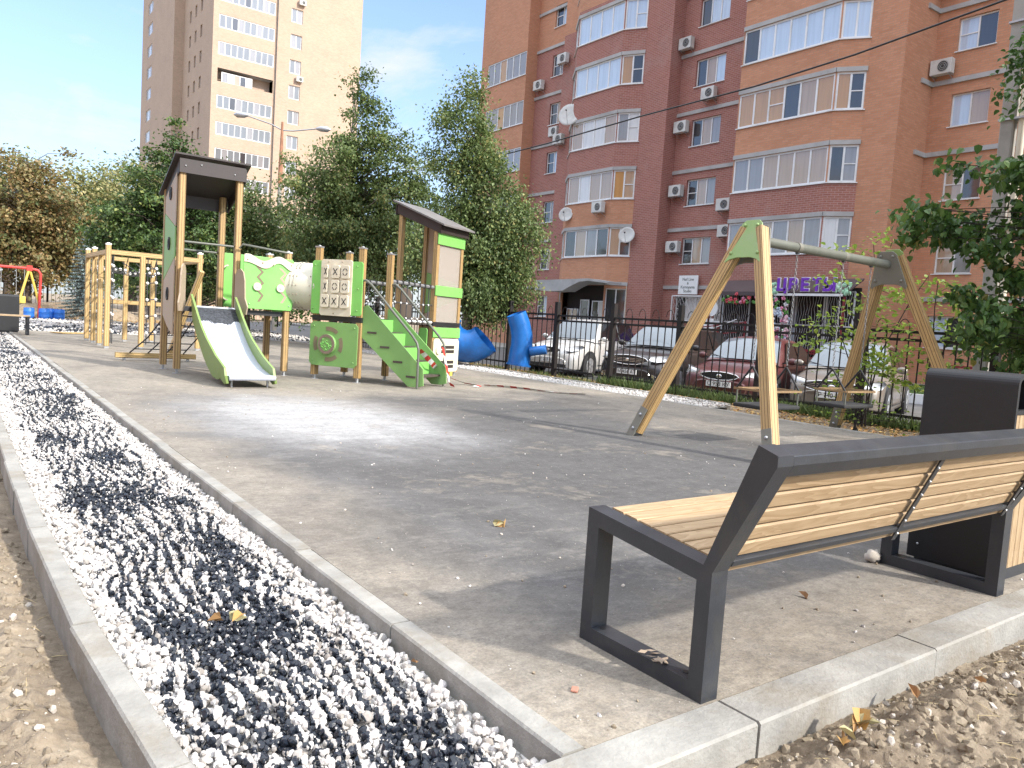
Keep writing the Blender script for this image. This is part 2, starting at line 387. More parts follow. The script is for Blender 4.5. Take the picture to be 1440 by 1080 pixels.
b=MB(); b.box(23.2,31,13.2,70,-.6,-.2,M['concrete']); tag(b.build('pavement'),kind='structure')
sheet('far_gravel_bed',.3,11.3,24.75,37.5,-.05,M['gravelsheet'])
b=MB(); b.box(20.7,20.95,-12,13.0,-.5,-.1,M['whitepvc']); tag(b.build('painted_kerb'),kind='structure')
b=MB(); b.box(20.95,31,-12,13.0,-.5,-.13,M['lawn']); tag(b.build('lawn'),kind='structure')
# kerbs: individual concrete lengths laid end to end, one structure per run
def kerb(name,pts,w,h,top=.004,stone=1.0,jit=.004):
    b=MB(); r=random.Random(3)
    for (x0,y0),(x1,y1) in zip(pts[:-1],pts[1:]):
        d=Vector((x1-x0,y1-y0,0)); L=d.length; d.normalize(); n=max(1,round(L/stone))
        for i in range(n):
            a=Vector((x0,y0,0))+d*(L*i/n+.003); c=Vector((x0,y0,0))+d*(L*(i+1)/n-.003)
            o=Vector((-d.y,d.x,0))*r.uniform(-jit,jit); z=top-h/2+r.uniform(-.002,.003)
            b.beam(a+o+Vector((0,0,z)),c+o+Vector((0,0,z+r.uniform(-.002,.002))),w,h,M['concrete'],ch=.007)
    return tag(b.build(name),kind='structure')
kerb('kerb_left',[(.545,.9),(.425,1.78),(.36,2.75),(.33,4.0),(.32,6.5),(.31,25)],.08,.22)
kerb('kerb_right',[(1.28,1.37),(1.28,6),(1.275,24.7)],.08,.22)
kerb('kerb_front',[(-.23,1.292),(9.04,1.292)],.15,.22,top=.006,stone=1.03)
kerb('kerb_side',[(9.2,1.37),(9.2,24.7)],.08,.22); kerb('kerb_outer',[(10.35,8.0),(10.35,24.7)],.08,.22,top=-.01)
kerb('kerb_back',[(1.3,24.66),(9.2,24.66)],.08,.22)
# ---- displaced bare soil either side
def soil_patch(name,x0,x1,y0,y1,res,fn):
    nx=int((x1-x0)/res)+1; ny=int((y1-y0)/res)+1
    X,Y=np.meshgrid(np.linspace(x0,x1,nx),np.linspace(y0,y1,ny)); Z=fn(X,Y)
    v=np.stack([X,Y,Z],-1).reshape(-1,3); i=np.arange(nx*ny).reshape(ny,nx)
    f=np.stack([i[:-1,:-1],i[:-1,1:],i[1:,1:],i[1:,:-1]],-1).reshape(-1,4)
    return tag(npmesh(name,v,f,[M['soil']],smooth=True),kind='structure')
def clod(X,Y,s):
    n=fbm(X*1.2,Y*1.2,3,s)*.07+np.abs(fbm(X*5,Y*5,3,s+9)-.5)*.06+(1-np.abs(fbm(X*14,Y*14,2,s+20)-.5)*4)**2*.015+(1-np.abs(fbm(X*33,Y*33,2,s+31)-.5)*3)**2*.008+fbm(X*90,Y*90,1,s+41)*.003-.01
    return n
def f_left(X,Y):
    edge=np.interp(Y,[.9,1.78,2.75,4,6.5,25],[.50,.385,.32,.29,.28,.27]); d=np.clip((edge-X)/.16,0,1)
    return np.where(X>edge+.03,-.2,-.135+clod(X,Y,3)*(.6+.6*d)-.015*(1-d))
def f_front(X,Y):
    d=np.clip((1.2-Y)/.16,0,1); return -.125+clod(X,Y,60)*(.6+.8*d)+.02*d
soil_patch('soil_left',-1.2,.46,1.1,4.2,.0105,f_left)
soil_patch('soil_left_far',-3.5,.30,4.2,25,.04,lambda X,Y:f_left(X,Y)-.006)
soil_patch('soil_front',1.0,4.4,.45,1.214,.0105,f_front)
soil_patch('soil_front_far',4.4,9.5,-.6,1.214,.03,f_front)
# ---- stones
def rock_variants(sub,nvar,seed,flat=.7,jit=.22):
    import bmesh
    out=[]; r=np.random.default_rng(seed)
    for i in range(nvar):
        bm=bmesh.new(); bmesh.ops.create_icosphere(bm,subdivisions=sub,radius=1)
        v=np.array([q.co[:] for q in bm.verts]); f=np.array([[q.index for q in t.verts] for t in bm.faces]); bm.free()
        for _ in range(6):
            d=r.normal(size=3); d/=np.linalg.norm(d); h=r.uniform(.5,.85); pr=v@d; v-=np.outer(np.maximum(pr-h,0),d)
        v*=(1+r.uniform(-jit,jit,(len(v),1))*.6); v*=np.array([1,r.uniform(.65,.95),r.uniform(flat*.8,flat*1.1)])
        out.append((v,f))
    return out
def rotm(n,r):
    q=r.normal(size=(n,4)); q/=np.linalg.norm(q,axis=1)[:,None]; w,x,y,z=q.T
    return np.stack([1-2*(y*y+z*z),2*(x*y-w*z),2*(x*z+w*y),2*(x*y+w*z),1-2*(x*x+z*z),2*(y*z-w*x),2*(x*z-w*y),2*(y*z+w*x),1-2*(x*x+y*y)],-1).reshape(n,3,3)
def scatter(name,P,sz,var,mats,seed,attrfn=None,midx=None,smooth=False,parent=None,kind='stuff',label=None,flatz=1):
    r=np.random.default_rng(seed); n=len(P); Rm=rotm(n,r); ch=r.integers(0,len(var),n); vs=[];fs=[];mi=[];off=0
    for k,(v,f) in enumerate(var):
        ids=np.where(ch==k)[0]; 
        if len(ids)==0: continue
        V=np.einsum('nij,vj->nvi',Rm[ids],v)*sz[ids][:,None,None]; V[...,2]*=flatz; V+=P[ids][:,None,:]
        vs.append(V.reshape(-1,3)); F=f[None]+(np.arange(len(ids))*len(v))[:,None,None]+off; fs.append(F.reshape(-1,3)); off+=len(ids)*len(v)
        if midx is not None: mi.append(np.repeat(midx[ids],len(f)))
    V=np.concatenate(vs); F=np.concatenate(fs)
    at=None
    if attrfn:
        at=attrfn(V); rn=[]
        for k,(v,f) in enumerate(var):
            ids=np.where(ch==k)[0]
            if len(ids): rn.append(np.repeat(r.random(len(ids)),len(v)))
        at['rnd']=np.concatenate(rn)
    o=npmesh(name,V,F,mats,np.concatenate(mi) if midx is not None else None,at,smooth,parent)
    return tag(o,label,kind=kind)
def tar_attr(V):
    x=V[:,0];y=V[:,1]; c=.80+.03*np.sin(y*.7); t=np.zeros(len(x))
    wob=(fbm(x*2.2,y*1.6,3,5)-.5)*.12+(fbm(x*25,y*25,2,6)-.5)*.010
    wid=.0088+.07*np.clip(fbm(x*3.2+3,y*2.0,3,8)-.53,0,1)+.09*np.clip(2.5-y,0,1)*np.clip(fbm(x*6,y*4,3,28)-.46,0,1)
    for (A,L,ph,N,sp,sk) in ((.065,1.7,.3,12,.055,.0),(.085,2.6,2.1,8,.080,.01)):
        for j in range(N):
            o=(j-(N-1)/2)*sp; path=c+sk+o*(1+.30*np.sin(2*np.pi*y/(L*.62)+ph+1.2))+A*np.sin(2*np.pi*y/L+ph+j*.05)*(.7+.3*np.sin(y*1.1))+wob
            t=np.maximum(t,(np.abs(x-path)<wid).astype(float))
    # spread bands where the sprayer turned
    band=np.exp(-((np.mod(y+.55*(x-.8)+.12*np.sin(6*x),1.15)-.45)/.10)**2)*(np.abs(x-c)<.24)
    t=np.maximum(t,(band*fbm(x*14,y*14,3,14)>.60).astype(float))
    t=np.where(fbm(x*34,y*34,2,77)>.74,0,t)
    t=np.where((x<.49+.03*np.sin(y*5))|(x>1.15+.02*np.sin(y*7)),0,t)
    near=np.exp(-(((x-.98)/.16)**2+((y-1.52)/.14)**2)); t=np.maximum(t,(near*fbm(x*7,y*7,3,44)>.3).astype(float))
    return {'tar':t}
def stone_mat():
    m,nt,b=new_mat('tarred_white_stone'); k=NT(nt)
    a=k.n('ShaderNodeAttribute',attribute_name='tar').outputs['Fac']; t=k.ramp(a,[(.42,0),(.58,1)])
    rn=k.n('ShaderNodeAttribute',attribute_name='rnd').outputs['Fac']; w=k.mix(k.ramp(rn,[(0,0),(.12,.35),(.3,.75),(1,1)]),(.25,.225,.20),(.60,.575,.55)); w=k.mix(k.ramp(k.noise(k.pos(),1.3,5,.7),[(.5,0),(.75,.35)]),w,(.34,.30,.25))
    w=k.mix(k.ramp(k.noise(k.pos(),60,2),[(.6,0),(.75,.3)]),w,(.5,.44,.36))
    k.l(k.mix(t,w,(.015,.019,.027)),b.inputs['Base Color']); k.l(k.math('MULTIPLY_ADD',t,-.6,.85),b.inputs['Roughness'])
    k.bump(k.noise(k.pos(),160,3),.25,.003,b); return m
M['stone']=stone_mat()
def strip_points(x0,x1,y0,y1,sp,z,layers,seed,jz=.008):
    r=np.random.default_rng(seed); out=[]
    for l in range(layers):
        nx=int((x1-x0)/sp)+1; ny=int((y1-y0)/sp)+1
        X,Y=np.meshgrid(np.linspace(x0,x1,nx),np.linspace(y0,y1,ny)); P=np.stack([X.ravel(),Y.ravel(),np.full(X.size,z+l*sp*.28)],-1)
        P[:,:2]+=r.uniform(-.5,.5,(len(P),2))*sp+ (sp*.5 if l else 0); P[:,2]+=r.normal(0,jz,len(P)); out.append(P)
    P=np.concatenate(out); return P
vA=rock_variants(2,8,1,.78,.13); vB=rock_variants(1,6,2,.72)
def inside(P,off=.055):
    e=np.interp(P[:,1],[.9,1.78,2.75,4,6.5,25],[.545,.425,.36,.33,.32,.31])+off; return P[(P[:,0]>e)&(P[:,0]<1.225)&(P[:,1]>1.385)]
b=MB(); b.face([(.47,1.36,-.075),(1.25,1.36,-.075),(1.25,24.7,-.075),(.32,24.7,-.075),(.32,6.5,-.075),(.33,4,-.075),(.36,2.75,-.075),(.425,1.78,-.075)],M['gravelsheet']); tag(b.build('gravel_bed'),kind='structure')
P=inside(strip_points(.3,1.22,1.38,3.1,.022,-.064,2,11)); scatter('bitumen_gravel',P,.0085+.0125*RNG.random(len(P))**1.4,vA,[M['stone']],1,tar_attr,smooth=False,label='white gravel streaked with black bitumen close to the camera')
P=inside(strip_points(.3,1.22,3.1,9.5,.026,-.062,2,12)); scatter('bitumen_gravel',P,RNG.uniform(.011,.020,len(P)),vB,[M['stone']],2,tar_attr,label='white gravel streaked with black bitumen')
P=inside(strip_points(.3,1.22,9.5,24.6,.042,-.05,1,13)); scatter('bitumen_gravel',P,RNG.uniform(.02,.03,len(P)),vB,[M['stone']],3,tar_attr,label='far stretch of tarred white gravel')
b=MB(); b.face([(9.23,8.0,-.07),(10.32,8.0,-.07),(10.32,24.7,-.07),(9.23,24.7,-.07)],M['gravelsheet']); tag(b.build('gravel_bed_right'),kind='structure')
P=strip_points(9.27,10.30,8.0,24.5,.055,-.045,1,14); scatter('white_gravel',P,RNG.uniform(.025,.038,len(P)),vB,[M['stone']],4,lambda V:{'tar':np.zeros(len(V))},label='white gravel strip beside the fence')
P=strip_points(1.4,11.2,25,37,.16,-.03,1,15,.015); scatter('white_gravel',P,RNG.uniform(.04,.075,len(P)),vB,[M['stone']],5,lambda V:{'tar':(fbm(V[:,0]*.8,V[:,1]*1.6,4,3)>.60).astype(float)},label='wide white gravel bed beyond the play area')
# clods and pebbles on bare soil
M['clod']=simple_ground('soil_clod',(.20,.16,.11),(.36,.30,.22),4,.6,.004)
M['pebble']=plain('grey_pebble',(.42,.38,.33),.85,0,.2,9,.3)
def soil_scatter(name,x0,x1,y0,y1,n,s0,s1,fn,seed,lab):
    r=np.random.default_rng(seed); X=r.uniform(x0,x1,n);Y=r.uniform(y0,y1,n); sz=s0+(s1-s0)*r.random(n)**7.5
    P=np.stack([X,Y,fn(X,Y)+sz*.1],-1); mi=(r.random(n)>.86).astype(int)
    scatter(name,P,sz,vB ,[M['clod'],M['pebble']],seed,None,mi,smooth=False,label=lab)
soil_scatter('soil_clods',-1.1,.27,1.15,4.2,12000,.002,.022,f_left,21,'loose clods and pebbles on the bare soil left of the kerb')
soil_scatter('soil_clods',1.05,4.4,.46,1.2,8000,.0017,.024,f_front,22,'loose clods and pebbles on the bare soil before the kerb')
soil_scatter('soil_clods',-3.3,.26,4.2,14,5000,.006,.035,f_left,23,'clods on the soil further along the kerb')
# crumbs lying on the pad
r_=np.random.default_rng(5); n=1500; P=np.stack([1.4+7.6*r_.random(n)**1.3,1.4+9*r_.random(n)**1.5,np.full(n,.003)],-1)
scatter('stone_crumbs',P,.002+.010*r_.random(n)**5,vB,[M['pebble'],M['stone'],M['clod']],6,lambda V:{'tar':np.zeros(len(V))},r_.integers(0,3,n),label='crumbs of stone and soil strewn over the asphalt')
r_=np.random.default_rng(77)
def straws(name,x0,x1,y0,y1,n,fn,seed,lab):
    r=np.random.default_rng(seed); b=MB()
    for i in range(n):
        x=r.uniform(x0,x1);y=r.uniform(y0,y1);a=r.uniform(0,6.28);l=r.uniform(.01,.045); z=float(fn(np.array([x]),np.array([y]))[0])+.004; d=Vector((math.cos(a),math.sin(a),r.uniform(-.15,.25)))*l; c=Vector((x,y,z)); b.tube([c-d,c+Vector((0,0,.002)),c+d],[.0006,.0012,.0005],M['straw'] if r.random()<.6 else M['bark'],4,caps=False)
    return tag(b.build(name),lab,kind='stuff')
M['straw']=plain('dry_straw',(.46,.37,.20),.8)
straws('twigs',-.8,.3,1.2,4,160,f_left,5,'dry stalks and twigs on the soil left of the kerb'); straws('twigs',1.3,4.2,.55,1.2,200,f_front,6,'dry stalks and twigs on the soil before the kerb')
litter_done=1
M['brickchip']=plain('brick_fragment',(.42,.20,.14),.9)
# ---- fallen leaves
def leaf_shape(n=1): pass
def leafmesh(C,N,sz,width=.75,seed=0,bend=.15,shape=4,tdir=None):
    r=np.random.default_rng(seed); n=len(C); N=N/np.linalg.norm(N,axis=1)[:,None]
    a=r.normal(size=(n,3)) if tdir is None else tdir+r.normal(size=(n,3))*.35; a-=N*(a*N).sum(1)[:,None]; a/=np.linalg.norm(a,axis=1)[:,None]; b=np.cross(N,a)
    if shape==4: prof=[(-.5,0,0),(0,-width*.5,bend),(.5,0,0),(0,width*.5,bend)]
    else: prof=[(-.5,0,0),(-.3,-width*.46,bend),(.12,-width*.4,bend),(.55,0,-bend*.6),(.12,width*.4,bend),(-.3,width*.46,bend)]
    V=np.stack([C+ (a*p[0]+b*p[1]+N*p[2]*.6)*sz[:,None] for p in prof],1); k=len(prof)
    if k==4: F=np.arange(n*4).reshape(n,4)
    else:
        i=np.arange(n)[:,None]*6; F=np.concatenate([i+np.array([[0,1,2,3]]),i+np.array([[0,3,4,5]])])
    tint=np.repeat(np.clip(r.normal(.5,.22,n),0,1),k)
    return V.reshape(-1,3),F,tint
M['fallen']=leafmat('fallen_leaf',[(0,(.16,.07,.03)),(.4,(.38,.21,.08)),(.7,(.55,.36,.12)),(1,(.42,.38,.2))],.15,.7)
r_=np.random.default_rng(8)
def litter(name,x0,x1,y0,y1,n,z,s,lab,seed):
    r=np.random.default_rng(seed); C=np.stack([r.uniform(x0,x1,n),r.uniform(y0,y1,n),z+r.uniform(0,.02,n)],-1); N=r.normal(size=(n,3))*.35; N[:,2]+=1
    V,F,t=leafmesh(C,N,r.uniform(.6,1.2,n)*s,.7,seed,.2); tag(npmesh(name,V,F,[M['fallen']],attrs={'tint':t}),lab,kind='stuff')
litter('leaf_litter',9.3,12.0,.5,8.0,3800,-.125,.06,'dry leaf litter on the soil around the swing sapling',31)
litter('leaf_litter',10.4,12.0,8.0,22,3800,-.125,.06,'dry leaf litter along the metal fence',32)
litter('leaf_litter',-1,11,37.5,48,2500,-.13,.1,'dry leaves on the soil behind the gravel',33)
for (x,y,z,s,lab,c) in ((.80,2.62,-.012,.062,'curled orange brown leaf lying on the tarred gravel','leaf'),(1.19,2.02,-.01,.03,'small yellow leaf lodged at the gravel edge by the kerb','leaf'),
    (2.12,1.12,-.02,.085,'large pale crumpled leaf on the soil in front of the kerb','leaf'),(2.02,1.07,-.025,.055,'small yellow leaf on the soil beside the crumpled leaf','leaf'),(2.80,1.04,-.03,.05,'pale yellow leaf on the soil below the middle of the bench','leaf'),(2.46,1.12,-.025,.05,'brown curled leaf on the soil right of the crumpled leaf','leaf'),(2.9,1.75,.006,.05,'pale leaf lying on the asphalt under the bench','leaf'),(2.35,3.2,.006,.06,'pale dry leaf lying alone on the asphalt ahead of the bench','leaf')):
    r=np.random.default_rng(int(x*1000)); n=3 if s>.05 else 1
    C=np.array([[x,y,z+.008]])+r.normal(size=(n,3))*[s*.3,s*.3,.004]; N=r.normal(size=(n,3))*.5; N[:,2]+=1
    V,F,t=leafmesh(C,N,np.full(n,s),.62,n,.35,6); tag(npmesh('fallen_leaf',V,F,[M['fallen']],attrs={'tint':t}),lab,c,'single fallen leaves')
b=MB(); b.box(-.014,.016,-.009,.012,0,.007,M['red'],Matrix.Translation((1.50,1.62,.001))@Matrix.Rotation(.7,4,'Z')); b.mats=[M['brickchip']]; o=b.build('brick_chip',bevel=.002); tag(o,'small red brick chip on the dusty asphalt corner','chip')
# ================================================================ BENCH
def bench():
    T=thing('park_bench','slatted wooden bench with dark steel frame seen from behind at the kerb','bench',(1.81,1.64,0))
    ox,oy=1.81,1.64
    def L(x,y,z): return (x-ox,y-oy,z)
    for X,bev in ((1.81,.006),(3.80,.006)):
        b=MB(); w=.072
        # profile: (y,z) polygons cut at mitres
        def seg(pts): b.prism([(y-oy,z) for y,z in pts],(X-ox-w/2,0,0),(0,1,0),(0,0,1),w,M['graphite'])
        seg([(1.915,0),(1.915,.462),(1.86,.402),(1.86,.052)])
        seg([(1.915,0),(1.86,.052),(1.432,.052),(1.378,0)])
        seg([(1.378,0),(1.432,.052),(1.432,.357),(1.378,.392)])
        seg([(1.915,.462),(1.412,.408),(1.432,.357),(1.86,.402)])
        seg([(1.378,.392),(1.432,.357),(1.412,.408),(1.262,.785),(1.198,.765),(1.198,.735)])
        b.build('side_frame',T,bevel=.004)
        for yy in (1.84,1.47):
            c=MB(); c.cyl(L(X,yy,.0525),L(X,yy,.0535),.011,M['black'],14); c.build('bolt_hole',T)
    b=MB(); b.prism([(y-oy,z) for y,z in [(1.262,.784),(1.199,.764),(1.199,.736),(1.220,.699),(1.290,.712)]],(1.847-ox,0,0),(0,1,0),(0,0,1),1.915,M['graphite']); b.build('top_rail',T,bevel=.004)
    # seat slats
    n=7
    for i in range(n):
        t=(i+.5)/n; y=1.883+(1.43-1.883)*t; z=.460-.049*t-.010
        b=MB(); b.beam(L(1.848,y,z),L(3.762,y,z),.0575,.026,M['plank'],up=(0,-.108,1),ch=.003); b.build('seat_slat',T)
    d=Vector((0,1.268-1.412,.728-.408)).normalized()
    for i in range(6):
        s=.0+.058*i+.022; p=Vector((0,1.405,.385))+d*s+Vector((0,.004,0))
        b=MB(); b.beam(L(1.848,p.y,p.z),L(3.762,p.y,p.z),.026,.0515,M['plank'],up=(0,d.y,d.z),ch=.005); b.build('back_slat',T)
    b=MB(); b.beam(L(1.846,1.378,.418),L(3.764,1.378,.418),.028,.022,M['graphite'],up=(0,d.y,d.z)); b.build('cross_bar',T,bevel=.003)
    for X in (2.80,3.735):
        b=MB(); p=Vector((X-ox,1.385-oy,.372)); b.beam(p,p+d*.375,.028,.006,M['graphite'],up=(0,-d.z,d.y)); o=b.build('strap',T)
        c=MB(); nn=Vector((0,-d.z,d.y))
        for i in range(6): q=p+d*(.03+.058*i)+nn*.003; c.ball(q,.006,M['steel'],seg=8,rings=5)
        c.build('bolts',o)
    for X in (2.80,):
        b=MB(); b.beam(L(X,1.88,.435),L(X,1.43,.388),.04,.02,M['graphite']); b.build('seat_bearer',T)
    # torn packing tape on the runner
    b=MB(); r=random.Random(4)
    for i in range(9):
        a=r.uniform(0,6.28); c=Vector(L(1.80+r.uniform(-.03,.03),1.575+r.uniform(-.05,.05),.055+r.uniform(0,.012))); u=Vector((math.cos(a),math.sin(a),r.uniform(-.3,.3)))*.02; v=Vector((-u.y,u.x,r.uniform(-.01,.01)))*.5
        b.face([c-u,c+v,c+u,c-v],M['beige'])
    b.build('torn_wrap',T)
    return T
bench()
b=MB(); b.ball((3.735,1.935,.03),.042,M['pebble'],1.2,.8,.75,9,7); 
for i,v in enumerate(b.v): b.v[i]=(v[0]+.006*math.sin(i*3.1),v[1]+.006*math.sin(i*5.3),max(.001,v[2]+.006*math.sin(i*2.3)))
tag(b.build('bag_of_rubbish'),'crumpled pale lump lying by the far front foot of the wooden bench','litter')
def bin_(name,label,loc,rz=0,w=.46,d=.42,h=.985):
    T=thing(name,label,'bin',loc,rz)
    b=MB(); r=.045; pr=[]
    # black sheet wrapping the left side, the top and the right side with rounded corners
    def arc(cx,cz,a0,a1,rr): return [(cx+rr*math.cos(R(a0+(a1-a0)*i/6)),cz+rr*math.sin(R(a0+(a1-a0)*i/6))) for i in range(7)]
    outer=[(0,.03)]+arc(r,h-r,180,90,r)+arc(w-r,h-r,90,0,r)+[(w,.03)]
    ri=r-.02; inner=[(.02,.03)]+arc(r,h-r,180,90,ri)+arc(w-r,h-r,90,0,ri)+[(w-.02,.03)]
    o3=[Vector((x,0,z)) for x,z in outer]; i3=[Vector((x,0,z)) for x,z in inner]; D=Vector((0,d,0))
    for i in range(len(o3)-1):
        b.face([o3[i],o3[i]+D,o3[i+1]+D,o3[i+1]],M['binblack'],smooth=False); b.face([i3[i],i3[i+1],i3[i+1]+D,i3[i]+D],M['binblack'])
        b.face([o3[i],o3[i+1],i3[i+1],i3[i]],M['binblack']); b.face([o3[i]+D,i3[i]+D,i3[i+1]+D,o3[i+1]+D],M['binblack'])
    for a,c in ((0,0),(-1,-1)): b.face([o3[a],i3[c],i3[c]+D,o3[a]+D],M['binblack'])
    b.build('shell',T)
    for yy in (.012,d-.032):
        q=MB(); n=7; ww=(w-.05)/n
        for i in range(n): q.beam((.025+ww*(i+.5),yy+.01,.06),(.025+ww*(i+.5),yy+.01,.80),ww-.005,.02,M['plank'],up=(0,1,0),ch=.002)
        q.build('slat_front',T)
        q=MB(); q.box(.022,w-.022,yy-.006,yy+.03,.802,.822,M['binblack']); q.build('lip',T)
    q=MB(); q.box(.022,w-.022,.05,d-.05,.05,.70,M['black']); q.build('liner',T)
    q=MB(); q.box(.04,w-.04,.02,d-.02,.0,.055,M['graphite']); q.build('base',T)
    q=MB(); q.ball((-.003,d-.05,.10),.006,M['steel']); q.build('bolt',T)
    return T
bin_('litter_bin','black steel litter bin with wooden slats standing past the bench end',(3.95,1.455,0))
# ================================================================ SWING
M['bark2']=wood('weathered_wood',(.30,.20,.10),(.20,.125,.06))
M['chainm']=plain('chain_steel',(.24,.24,.24),.5,.6)
def swing():
    T=thing('swing_set','wooden two seat swing with splayed ribbed legs and grey cross beam','swing',(7.58,4.75,0))
    o=Vector((7.58,4.75,0)); h=2.035
    P1=Vector((6.33,4.76,h)); P2=Vector((8.83,4.74,h))
    for P,s in ((P1,-1),(P2,1)):
        for q in (1,-1):
            foot=P+Vector((s*.6,q*.83,-h)); top=P+Vector((-s*.02,-q*.02,.10)); dd=(top-foot).normalized()
            top=P+Vector((s*.03,q*.075,.10)); dd=(top-foot).normalized()
            a=foot+dd*.05
            b=MB(); b.beam(a-o,top-o,.118,.105,M['post'],up=(s*-1,0,.3),ch=.006); L=b.build('leg',T)
            nn=Vector((s,0,.28)).normalized()
            b=MB(); p0=foot-dd*.05; side=dd.cross(nn).normalized()
            for f in (1,-1):
                c=p0+nn*(.058*f); b.beam(c-o,c+dd*.36-o,.10,.008,M['greyolive'],up=nn)
                for t in (.12,.28): b.ball(c+dd*t+nn*.006*f-o,.017,M['galv'],seg=10,rings=6)
            b.build('foot_bracket',L)
        # end plates each side of the legs
        nn=Vector((s,0,.29)).normalized(); up=(Vector((0,0,1))-nn*nn.z).normalized(); sd=Vector((0,1,0))
        poly=[(-.205,-.27),(-.155,-.235),(-.08,-.215),(.08,-.215),(.155,-.235),(.205,-.27),(.215,-.235),(.115,.135),(.075,.17),(-.075,.17),(-.115,.135),(-.215,-.235)]
        for f,mm in ((1,'sage'),(-1,'greyolive')):
            b=MB(); c=P+nn*(.062 if f>0 else -.075); ax=sd if s>0 else -sd
            b.prism(poly,c-o+Vector((s*.03,0,0)),ax,up,.014,M[mm]); 
            pl=b.build('end_plate',T,bevel=.003)
            b=MB()
            for x,y in ((-.155,-.17),(.155,-.17),(-.07,.115),(.07,.115)): b.ball(c-o+Vector((s*.03,0,0))+ax*x+up*y+nn*(.016 if f>0 else -.002),.018,M['sage'] if f>0 else M['greyolive'],seg=10,rings=6)
            b.build('bolt_caps',pl)
    b=MB(); b.tube([P1+Vector((.0,0,0))-o,P2-o],.048,M['greypaint'],20); b.build('cross_beam',T)
    for sx in (6.745,8.175):
        sy=4.75
        b=MB(); b.box(-.30,.30,-.19,.19,-.02,.02,M['rubber'],Matrix.Translation(Vector((sx,sy,.40))-o)); seat=b.build('swing_seat',T,bevel=.012)
        b=MB()
        for (ax,ay,bx,by) in ((-.29,-.19,.29,-.19),(-.29,.19,.29,.19),(-.29,-.19,-.29,.19),(.29,-.19,.29,.19)):
            b.beam(Vector((sx+ax,sy+ay,.565))-o,Vector((sx+bx,sy+by,.565))-o,.026,.02,M['bark2'])
        b.build('guard_rail',seat)
        b=MB()
        for ax in (-.27,.27):
            for ay in (-.17,.17): b.tube([Vector((sx+ax,sy+ay,.41))-o,Vector((sx+ax,sy+ay,.56))-o],.009,M['greypaint'])
        b.build('guard_posts',seat)
        for cx in (-.285,.285):
            top=Vector((sx+cx,sy,h-.055)); ap=Vector((sx+cx,sy,.80))
            b=MB()
            for ay in (-.17,.17): b.tube([ap-o,Vector((sx+cx,sy+ay,.57))-o],.011,M['black'],6)
            b.build('sling',seat)
            b=MB(); n=int((top.z-ap.z)/.034)
            for i in range(n):
                z=top.z-.017-i*.034; c=Vector((top.x,top.y,z))-o; ring=[]
                for j in range(9):
                    t=2*math.pi*j/8; u=.0095*math.cos(t); w_=.0215*math.sin(t)
                    ring.append(c+(Vector((u,0,w_)) if i%2 else Vector((0,u,w_))))
                b.tube(ring,.0033,M['chainm'],4,caps=False)
            b.build('chain',seat)
            b=MB(); b.cyl(Vector((sx+cx,sy,h-.062))-o,Vector((sx+cx,sy,h-.035))-o,.022,M['black']); b.tube([Vector((sx+cx-.03,sy,h))-o,Vector((sx+cx+.03,sy,h))-o],.052,M['greyolive'],16); b.build('hanger',T)
    return T
swing()
